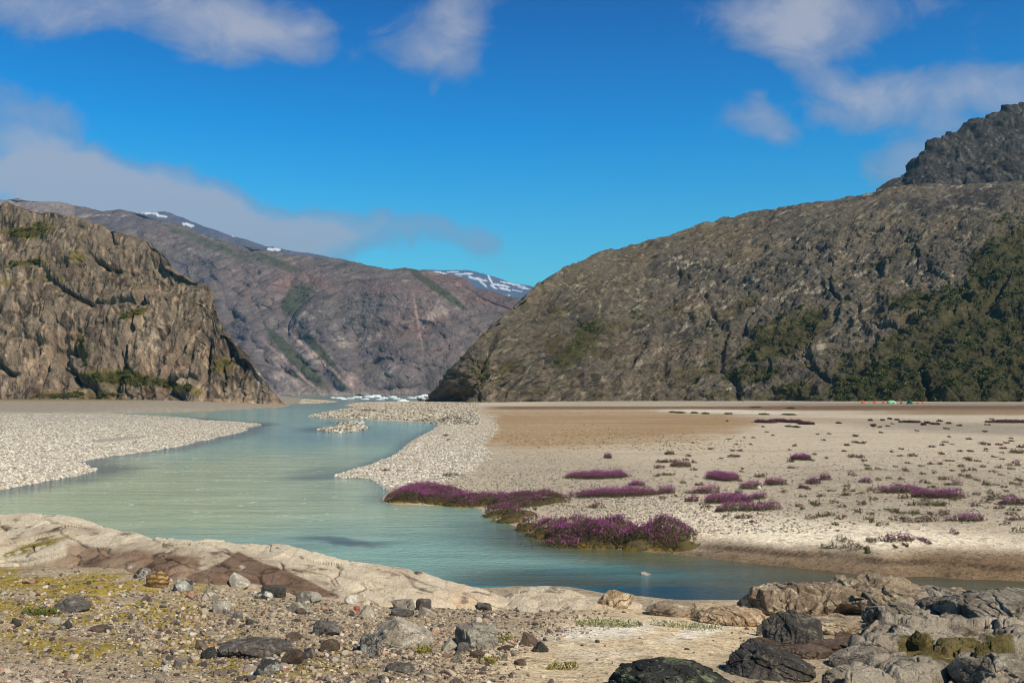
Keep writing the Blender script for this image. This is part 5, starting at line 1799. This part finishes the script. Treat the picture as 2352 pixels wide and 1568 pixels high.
HERO = [
    (z5(1625, 175, 340, 55), .9, 'wide flat purple patch behind the middle flower bank'),
    (z5(1740, 285, 480, 62), .95, 'long bright purple patch between the middle bank and the pale gravel'),
    (z5(1625, 350, 100, 45), .7, 'small purple and green patch below the long bright patch'),
    (z5(1694, 48, 42, 30), .85, 'single round purple tuft alone on the sand above the wide flat patch'),
    (z5(1868, 218, 90, 38), .85, 'small purple mound between the wide flat patch and the pale sand'),
    (z5(740, 160, 105, 35), .1, 'dark green tuft at the edge of the cobbles above the left flower bank'),
    (z6(70, 670, 105, 55), 1.0, 'round vivid purple clump right of the long bright patch'),
    (z6(430, 590, 170, 72), .9, 'cone shaped purple clump with green skirt on the sand'),
    (z6(665, 565, 85, 42), .4, 'reddish brown tuft with white sand at its foot behind the boulder group'),
    (z6(610, 640, 120, 52), 1.0, 'domed purple clump touching the white boulders'),
    (z6(765, 615, 130, 48), .75, 'purple clump with green left side behind the white boulders'),
    (z6(320, 670, 160, 50), .75, 'purple clump left of the grey boulder on the sand'),
    (z6(230, 720, 85, 40), .95, 'compact purple clump left of the two big purple patches'),
    (z6(460, 732, 290, 72), 1.0, 'deep purple patch just behind the brightest purple patch'),
    (z6(660, 705, 90, 48), .95, 'round purple clump above the right end of the brightest patch'),
    (z6(580, 782, 370, 68), 1.0, 'brightest purple patch on the open gravel with green fringe'),
    (z6(545, 828, 110, 38), .4, 'green and purple tuft below the brightest purple patch'),
    (z6(455, 818, 50, 30), .2, 'small green tuft left below the brightest purple patch'),
    (z6(945, 635, 60, 34), .85, 'leftmost of three purple tufts stepping up to the right'),
    (z6(1010, 608, 78, 46), .9, 'middle of three purple tufts stepping up to the right'),
    (z6(1085, 582, 68, 42), .8, 'highest of three purple tufts stepping up to the right'),
    (z6(925, 455, 110, 42), .9, 'dark purple dome alone on the pale flat'),
    (z6(160, 500, 130, 52), .55, 'brownish purple dome at the right end of a thin row'),
    (z6(70, 470, 140, 25), .55, 'thin purple strip left of the brownish purple dome'),
    (z6(65, 552, 120, 24), .1, 'thin brown dry tuft on a pale sand hump'),
    (z6(90, 420, 65, 36), .3, 'dull reddish tuft high on the pale sand'),
    (z6(500, 435, 85, 24), .3, 'low dull tuft with a smaller green one behind it'),
    (z6(1560, 665, 290, 56), .92, 'left half of the long purple drift on the right hand flat'),
    (z6(1790, 700, 300, 70), .92, 'right half of the long purple drift on the right hand flat'),
    (z6(1740, 748, 290, 42), .4, 'dull reddish strip in front of the long purple drift'),
    (z6(1925, 618, 50, 52), .7, 'tall narrow purple tuft above the long purple drift'),
    (z6(1845, 582, 85, 36), .3, 'grey green tuft above the long purple drift'),
    (z6(2170, 705, 130, 46), .5, 'dull purple tuft on pale sand towards the right edge'),
    (z6(2290, 742, 190, 50), .9, 'purple drift cut by the right edge of the photo'),
    (z6(1690, 852, 240, 54), .55, 'green and purple patch on the brow of the white sand'),
    (z6(1975, 848, 230, 52), .9, 'purple strip right of the green and purple patch on the sand brow'),
    (z6(2290, 842, 130, 46), .7, 'dark purple tuft near the right edge above the sand'),
    (z6(2310, 922, 75, 60), .4, 'dark tuft cut by the right edge low on the sand'),
    (z6(1550, 978, 190, 52), .85, 'purple topped clump on the white sand slope'),
    (z6(1380, 980, 90, 35), .4, 'green tuft just left of the purple topped clump on the sand slope'),
    (z6(1250, 1038, 95, 88), .35, 'tallest green tuft with pink tips low on the white sand slope'),
    (z6(1180, 1052, 80, 62), .2, 'green tuft left of the tallest one on the sand slope'),
    (z6(1110, 1022, 100, 48), .3, 'spreading green tuft furthest left on the sand slope'),
    (z6(1325, 1030, 85, 48), .25, 'thin green tuft right of the tallest one on the sand slope'),
    (z6(1105, 812, 95, 32), .4, 'flat green tuft with pink tips alone on grey gravel'),
    (z6(1020, 742, 58, 42), .1, 'dark green bushy tuft alone on grey gravel'),
    (z6(1295, 790, 58, 34), .3, 'reddish tuft right of the dark green bushy tuft'),
    (z6(1340, 600, 58, 34), .85, 'small dark purple tuft on the grey gravel right of the three stepping ones'),
    (z6(2250, 216, 260, 22), .5, 'long dark low thicket far back at the right edge'),
]
for (bl, bloom, lb) in HERO:
    k_ = 1.12 if bloom > .7 else 1.0
    plant([(bl[0], bl[1], bl[2] * k_, bl[3] * k_)], min(bloom * 1.1, 1), lb, dens=1.8 if bloom > .7 else 1.1)

# far dark bushes
def zt(X, Y, w, h):
    return (2050 + X / 7.84, 950 + Y / 7.84, w / 7.84, h / 7.84)


DARKB = pals((70, 54, 50), (58, 46, 44), (84, 60, 62), (60, 58, 44))
for i, (X, Y, w, h) in enumerate([(1320, 645, 170, 70), (1430, 645, 110, 66), (1600, 692, 85, 46), (1675, 655, 120, 46), (1830, 682, 95, 95), (2090, 665, 85, 38), (1100, 597, 60, 34), (590, 607, 80, 30), (640, 722, 50, 44), (950, 580, 40, 28), (2290, 707, 65, 44), (1910, 622, 70, 40), (1500, 640, 60, 30), (820, 603, 50, 20), (1160, 640, 50, 25)]):
    plant([zt(X, Y, w, h)], .3, 'dark low bush on the shaded part of the flat before the tents', 'low_bush', 'bush', 'dark low bushes far out on the flat', green=DARKB, hgt=.4)
for i, (X, Y, w, h) in enumerate([(700, 216, 120, 22), (790, 211, 110, 26), (880, 216, 100, 30), (960, 226, 90, 22)]):
    plant([z6(X, Y, w, h)], .6, 'dull purple growth in the row at the edge of the brown mossy flat', 'flower_clump', 'flower clump', 'dull purple row at the edge of the brown flat', green=DARKB, dull=True)
for i, (X, Y, w, h) in enumerate([(110, 150, 40, 13), (155, 153, 60, 11), (250, 154, 40, 11), (320, 159, 45, 13), (465, 160, 42, 20), (690, 164, 56, 19), (850, 166, 72, 13), (862, 124, 40, 10), (640, 118, 60, 8), (900, 246, 34, 18), (850, 242, 26, 18)]):
    plant([z6(X, Y, w, h)], 0, 'small green bush near the white sand streak far back on the flat', 'low_bush', 'bush', 'green bushes far back on the flat', green=pals((96, 92, 54), (80, 78, 48), (110, 100, 60)), hgt=.35)
for (nx, nb, nw, nh) in [(1109, 1024, 62, 12), (1085, 1030, 40, 8), (898, 1003, 32, 7), (1088, 1065, 14, 5), (1095, 1075, 10, 4), (943, 1152, 24, 8)]:
    plant([(nx, nb, nw, nh)], .5, 'thin dull purple patch among the pale cobbles by the river', 'flower_clump', 'flower clump', 'thin purple patches on the cobbles', dull=True, hgt=.15)

# many small tufts that look alike
SMALL = [(740, 610, 60, 30), (280, 617, 70, 24), (210, 667, 60, 28), (45, 702, 55, 22), (610, 827, 40, 27), (820, 662, 40, 32), (1220, 627, 45, 30), (1222, 652, 50, 32), (1255, 557, 45, 38), (1375, 652, 60, 28), (1310, 670, 40, 22),
         (1420, 585, 40, 22), (915, 752, 40, 28), (940, 772, 30, 17), (1050, 817, 50, 22), (1360, 517, 38, 28), (1590, 522, 38, 22), (1535, 500, 25, 14), (1000, 459, 32, 20), (1255, 437, 42, 30), (1305, 441, 46, 28), (1330, 461, 36, 17),
         (1640, 431, 58, 26), (245, 473, 36, 26), (30, 506, 72, 28), (1705, 600, 42, 28), (1580, 702, 72, 34), (1910, 712, 72, 42), (2045, 752, 62, 36), (1530, 787, 62, 38), (1520, 842, 55, 46), (1830, 817, 62, 38), (1910, 927, 58, 34),
         (1355, 1057, 28, 24), (1700, 972, 60, 20), (2195, 507, 42, 28), (2305, 481, 38, 30), (2310, 411, 92, 34), (2090, 356, 32, 24), (2123, 359, 27, 17), (2195, 358, 42, 14), (1850, 341, 25, 13), (1830, 361, 27, 15), (1268, 343, 26, 15),
         (1293, 346, 20, 12), (1322, 348, 20, 12), (2340, 376, 42, 24), (1945, 401, 26, 16), (1765, 371, 36, 14), (1825, 413, 26, 15), (2100, 612, 46, 28), (1935, 652, 42, 24), (1205, 400, 24, 12), (1015, 420, 28, 14), (1505, 403, 20, 10),
         (1570, 386, 26, 12), (540, 396, 36, 12), (490, 396, 24, 12), (420, 445, 20, 9), (555, 513, 24, 14), (350, 545, 40, 24), (540, 590, 22, 12), (870, 462, 24, 12), (1755, 482, 34, 20), (1815, 482, 40, 16), (1850, 462, 20, 12), (1700, 545, 34, 18),
         (1490, 575, 30, 18), (1970, 530, 34, 22), (2000, 555, 26, 16), (2150, 530, 34, 18), (2200, 553, 26, 16), (2320, 620, 40, 26), (2215, 452, 24, 12), (2165, 436, 26, 12), (2110, 386, 20, 10), (2220, 382, 30, 12), (2000, 322, 28, 12),
         (1780, 540, 30, 20), (1695, 495, 30, 14), (2045, 680, 40, 24), (2270, 690, 70, 34), (1545, 620, 26, 14), (1600, 1088, 26, 16), (1740, 1080, 40, 16), (130, 690, 30, 20), (10, 560, 30, 14), (1390, 235, 22, 16), (1280, 303, 20, 14), (1170, 220, 28, 10), (1440, 280, 26, 10), (610, 355, 16, 8), (515, 355, 14, 8), (855, 390, 18, 8), (710, 275, 16, 8), (750, 298, 14, 7), (1430, 245, 16, 9), (1530, 1105, 16, 12), (1350, 1160 - 20, 14, 10)]
for i, (X, Y, w, h) in enumerate(SMALL):
    d_ = RNG.uniform(.15, .6)
    plant([z6(X, Y, w, h * 1.1)], float(d_ if i % 4 else .7), 'one of many small reddish green tufts dotting the sandy flat', 'tuft', 'tuft', 'small tufts dotting the sandy flat')
k = 0
for _ in range(500):
    px_, py_ = RNG.uniform(1500, 2352), RNG.uniform(962, 1210)
    if RNG.uniform() > .15 + .85 * (px_ - 1500) / 850 or k >= 120:
        continue
    k += 1
    sz = RNG.uniform(5, 12) * (py_ - 901) / 150
    plant([(px_ * K, py_ * K, max(sz * 1.4, 4), max(sz * .8, 2.5))], float(RNG.uniform(0, .3)), 'one of many small reddish green tufts dotting the sandy flat', 'tuft', 'tuft', 'small tufts dotting the sandy flat')

# leafy plants of the foreground
PALEG = pals((150, 152, 104), (126, 132, 82), (168, 166, 122), (106, 112, 66))
YGR = pals((136, 130, 60), (112, 110, 50), (156, 146, 76))
for (nx, nb, nw, nh, pal, dn, lb) in [(1490, 1532, 170, 48, PALEG, 3.5, 'dense pale green leafy mat in front of the round topped boulder'),
                                      (1700, 1540, 150, 40, PALEG, 2.0, 'sparse pale green leafy plant on white sand by the peach whaleback rock'),
                                      (1620, 1530, 60, 22, PALEG, 1.5, 'thin leafy sprigs on white sand between two green mats'),
                                      (1372, 1636, 84, 20, YGR, 2.0, 'small leafy plant flat on the bright sand near the lower edge'),
                                      (92, 1504, 96, 18, pals((92, 100, 48), (110, 116, 58)), 4.0, 'flat green cushion plant on the yellow moss at left'),
                                      (1032, 1596, 42, 20, YGR, 3.0, 'yellow green sprig at the foot of the biggest pale boulder'),
                                      (1232, 1567, 38, 18, YGR, 2.5, 'green sprig to the right of the square pale boulder'),
                                      (1190, 1622, 52, 18, YGR, 3.0, 'yellow green leafy tuft in gravel below the dark brown block')]:
    G = hit(np.array([nx / K]), np.array([nb / K]))[0]
    w = nw / K * G[1] / FV
    n = int(330 * dn * min(w, 1.2))
    D = max(nh / K * G[1] / FV * 2.2, .15)
    th, r = RNG.uniform(0, 6.28, n), np.sqrt(RNG.uniform(0, 1, n))
    x, y = G[0] + r * np.cos(th) * w / 2, G[1] + D / 2 + r * np.sin(th) * D / 2
    cl = perlin(np.stack([x / .09, y / .09, x * 0], 1), 3)
    z = gz(x, y) + RNG.uniform(.0, .07, n) * (1 + cl)
    C = np.stack([x, y, z], 1)[cl > -.35]
    O = np.array([G[0], G[1] + D / 2, float(gz(G[0], G[1] + D / 2))])
    root = empty('leafy_plant', O)
    tag(root, lb, 'plant')
    leaf_mesh('foliage', tris(C - O, RNG.uniform(.012, .03, len(C))), pal[RNG.integers(0, len(pal), len(C))] * RNG.uniform(.7, 1.2, (len(C), 1)), MAT_LEAF, root)

# boulders on the flat among the flowers
for (X, Y, w, h, mt, lb) in [(535, 662, 52, 30, 'greyd', 'grey boulder between purple clumps on the flat'), (663, 640, 30, 28, 'white', 'round white boulder with the purple clump on its left'), (703, 612, 32, 16, 'white', 'small white boulder behind the other white boulders'),
                             (705, 640, 36, 18, 'white', 'flat white boulder right of the round white one')]:
    place_rock(*z6(X, Y, w, h), 'round', mt, lb, res=3)

# ---------------------------------------------------------------- tents at the foot of the mountain
def plain_mat(name, c, rough=.6):
    m, t, b = new_mat(name)
    pos = t.new('ShaderNodeTexCoord').outputs['Object']
    n = t.noise(pos, 3.0, 3)
    t.put(b.inputs['Base Color'], t.mix(1.0, tuple(lin(*c)), t.math('MULTIPLY_ADD', t.math('SUBTRACT', n, .5), .4, 1.0), 'MULTIPLY'))
    b.inputs['Roughness'].default_value = rough
    return m


M_OR, M_ORD = plain_mat('orange_cloth', (235, 120, 50)), plain_mat('dark_orange_cloth', (170, 70, 30))
M_MINT, M_GRN, M_DGRN = plain_mat('pale_green_cloth', (150, 205, 160)), plain_mat('green_cloth', (70, 130, 105)), plain_mat('dark_green_cloth', (26, 72, 62))


def dome_tent(nx, nb, nw, nh, label, mat, dmat, group=None, tunnel=False):
    G = hit(np.array([nx / K]), np.array([nb / K]))[0]
    w, h = nw / K * G[1] / FV, nh / K * G[1] / FV
    root = empty('tent', G)
    tag(root, label, 'tent', group)
    nu, nv = 24, 10
    V, F = [], []
    for j in range(nv + 1):
        for i in range(nu):
            a, b_ = 2 * math.pi * i / nu, math.pi / 2 * j / nv
            rb = 1 + .04 * math.cos(4 * a)
            pw = .75 if tunnel else 1
            V.append((math.copysign(abs(math.cos(a)) ** pw, math.cos(a)) * math.cos(b_) ** .8 * w / 2 * rb, math.sin(a) * math.cos(b_) ** .8 * w * .42 * rb, math.sin(b_) ** .9 * h))
    for j in range(nv):
        for i in range(nu):
            F.append((j * nu + i, j * nu + (i + 1) % nu, (j + 1) * nu + (i + 1) % nu, (j + 1) * nu + i))
    link('canopy', mesh_np('canopy', np.array(V), np.array(F)), mat, root)
    # rounded door panel on the side facing the river
    n = 10
    D = []
    for i in range(n + 1):
        a = math.pi * i / n
        for q in (1.0, .0):
            X_, Z_ = math.cos(a) * w * .17 * q + (w * .10), math.sin(a) * h * .62 * q
            D.append((X_, -w * .42 * math.sqrt(max(0, 1 - (X_ / (w / 2)) ** 2)) * math.cos(math.asin(min(1, max(0, Z_ / h) ** (1 / .9)))) ** .8 * 1.05 - .03, Z_ + .01))
    F2 = [(2 * i, 2 * i + 2, 2 * i + 3, 2 * i + 1) for i in range(n)]
    link('door', mesh_np('door', np.array(D), np.array(F2), False), dmat, root)
    return root


for (X, Y, w, h, lb) in [(450, 266, 74, 42, 'orange dome tent standing alone at the left end of the camp'), (681, 268, 76, 38, 'second orange tent from the left, with a dark opening'), (848, 272, 64, 42, 'orange tent touching the pale green one'),
                         (1505, 275, 62, 36, 'orange tent just right of the dark green pointed tent'), (1595, 275, 44, 36, 'smallest orange tent at the right end of the camp')]:
    dome_tent(*zt(X, Y, w, h), lb, M_OR, M_ORD, 'orange tents of the camp')
dome_tent(*zt(990, 276, 175, 64), 'large pale mint green tunnel tent in the middle of the camp', M_MINT, M_GRN, tunnel=True)
G = hit(np.array([(2050 + 1345 / 7.84) / K]), np.array([(950 + 280 / 7.84) / K]))[0]
s_ = G[1] / FV / K
root = empty('tent', G)
tag(root, 'dark green pointed tent, tallest of the camp', 'tent')
w, h = 160 / 7.84 * s_, 100 / 7.84 * s_
V, F = [], []
for j in range(9):
    f = j / 8
    rad = (1 - f) ** 1.15
    for i in range(16):
        a = 2 * math.pi * i / 16
        rr_ = rad * (1 - .07 * abs(math.sin(2 * a)) * (1 - f))
        V.append((math.cos(a) * w / 2 * rr_, math.sin(a) * w / 2 * rr_, f * h))
for j in range(8):
    for i in range(16):
        F.append((j * 16 + i, j * 16 + (i + 1) % 16, (j + 1) * 16 + (i + 1) % 16, (j + 1) * 16 + i))
link('canopy', mesh_np('canopy', np.array(V), np.array(F), False), M_DGRN, root)
link('door', mesh_np('door', np.array([(w * .12, -w * .50, 0.01), (w * .34, -w * .42, .01), (w * .06, -w * .16, h * .66)]), np.array([(0, 1, 2)]), False), M_GRN, root)
V_, F_ = rock_points('round', 5, 3, np.array([.35, .3, .4]))
G = hit(np.array([(2050 + 1175 / 7.84) / K]), np.array([(950 + 278 / 7.84) / K]))[0]
o = link('luggage_bag', mesh_np('luggage_bag', V_ * np.array([.42, .3, .38]) + np.array([0, 0, .3]), F_), plain_mat('red_cloth', (150, 50, 44)))
o.location = G
tag(o, 'red bag standing between the pale green and the dark green tent', 'bag')

# ---------------------------------------------------------------- ice on the far water
m, t, b = new_mat('ice')
nz_ = t.noise(t.new('ShaderNodeTexCoord').outputs['Object'], .35, 5)
t.put(b.inputs['Base Color'], t.mix(t.smooth(nz_, .4, .6), (.62, .74, .78), (.86, .88, .88)))
b.inputs['Roughness'].default_value = .5
MAT_ICE = m
FLOES = [(590, 1022, 40, 10), (640, 1024, 60, 11), (700, 1027, 62, 10), (750, 1020, 60, 14), (800, 1030, 60, 8), (830, 1018, 64, 18), (880, 1014, 70, 18), (930, 1024, 60, 12), (985, 1020, 60, 14), (1020, 1030, 52, 10), (1120, 1024, 70, 12), (1165, 1015, 60, 12), (1205, 1008, 50, 14), (1235, 1004, 44, 10), (900, 1033, 60, 7), (1180, 1027, 60, 7), (660, 1030, 44, 6)]
for i, (X, Y, w, h) in enumerate(FLOES):
    nx, ny = 600 + X * .36356, 600 + Y * .36356
    G = at_z(nx / K, ny / K, 0.0)
    wd, hh_ = w * .36356 / K * G[1] / FV, h * .36356 / K * G[1] / FV * .8
    V, F = rock_points('block', 300 + i, 4, np.array([wd / 2, wd * .4, hh_]), 2.2, .22)
    o = link('ice_floe', mesh_np('ice_floe', V * np.array([wd / 2, wd * .4, hh_]), F, False), MAT_ICE)
    o.location = G
    tag(o, 'white ice floe in the band of drifting ice below the far mountain', 'ice floe', 'drifting ice floes')
G = at_z((600 + 1062 * .36356) / K, (600 + 1046 * .36356) / K, 0.0)
V, F = rock_points('peak', 321, 4, np.array([4., 3, 1.2]), 2.0, .2)
o = link('ice_floe', mesh_np('ice_floe', V * np.array([4.6, 3, 1.5]), F, False), MAT_ICE)
o.location = G
tag(o, 'nearest bluish green lump of ice just behind the stony spit', 'ice floe')

# ---------------------------------------------------------------- scrub on the slopes
def scrub(Q, C, N, n, box, name, label, r0, r1, cols):
    x, y = project(Q)
    g = (C[..., 1] > C[..., 0] * 1.04) & (x > box[0]) & (x < box[2]) & (y > box[1]) & (y < box[3])
    idx = np.argwhere(g)
    if len(idx) == 0:
        return
    idx = idx[RNG.integers(0, len(idx), n)]
    P = Q[idx[:, 0], idx[:, 1]]
    k = 26
    R = RNG.uniform(r0, r1, n)
    d = RNG.normal(size=(n, k, 3))
    d /= np.linalg.norm(d, axis=2, keepdims=True)
    d[..., 2] = np.abs(d[..., 2]) * .8
    L = P[:, None] + d * (R[:, None, None] * RNG.uniform(.5, 1, (n, k, 1)))
    L = L.reshape(-1, 3)
    c = cols[RNG.integers(0, len(cols), n)] * RNG.uniform(.6, 1.3, (n, 1))
    c = np.repeat(c, k, 0) * RNG.uniform(.75, 1.25, (n * k, 1))
    V = tris(L, np.repeat(R, k) * .42)
    me = mesh_np(name, V, np.arange(len(V)).reshape(-1, 3), False, np.repeat(c, 3, 0))
    o = link(name, me, MAT_LEAF)
    tag(o, label, 'scrub', kind='stuff')


SCR = pals((84, 88, 44), (98, 96, 50), (66, 74, 38), (108, 102, 56))
scrub(QR, CR, NR_, 3500, (1000, 400, 2500, 930), 'scrub', 'dark green scrub growing up the right hand mountain', .3, 1.5, SCR)
scrub(QL, CL, NL_, 1500, (-100, 430, 680, 930), 'scrub', 'dark green scrub on ledges of the left hand cliff', .3, 1.2, SCR)

# ---------------------------------------------------------------- air
bpy_h = [(-9500, -80, -3.5), (9500, 14500, 1450)]
(x0, y0, z0), (x1, y1, z1) = bpy_h
HV = np.array([(x, y, z) for x in (x0, x1) for y in (y0, y1) for z in (z0, z1)], float)
HF = np.array([(0, 1, 3, 2), (4, 6, 7, 5), (0, 4, 5, 1), (2, 3, 7, 6), (0, 2, 6, 4), (1, 5, 7, 3)])
m = bpy.data.materials.new('haze')
m.use_nodes = True
t = NT(m.node_tree)
t.n.clear()
vp = t.new('ShaderNodeVolumePrincipled')
vp.inputs['Color'].default_value = (.24, .58, 1.0, 1)
vp.inputs['Density'].default_value = 6e-5
vp.inputs['Anisotropy'].default_value = 0.1
mo = t.new('ShaderNodeOutputMaterial')
t.l.new(vp.outputs[0], mo.inputs['Volume'])
haze = link('haze', mesh_np('haze', HV, HF, False), m)
tag(haze, kind='stuff')
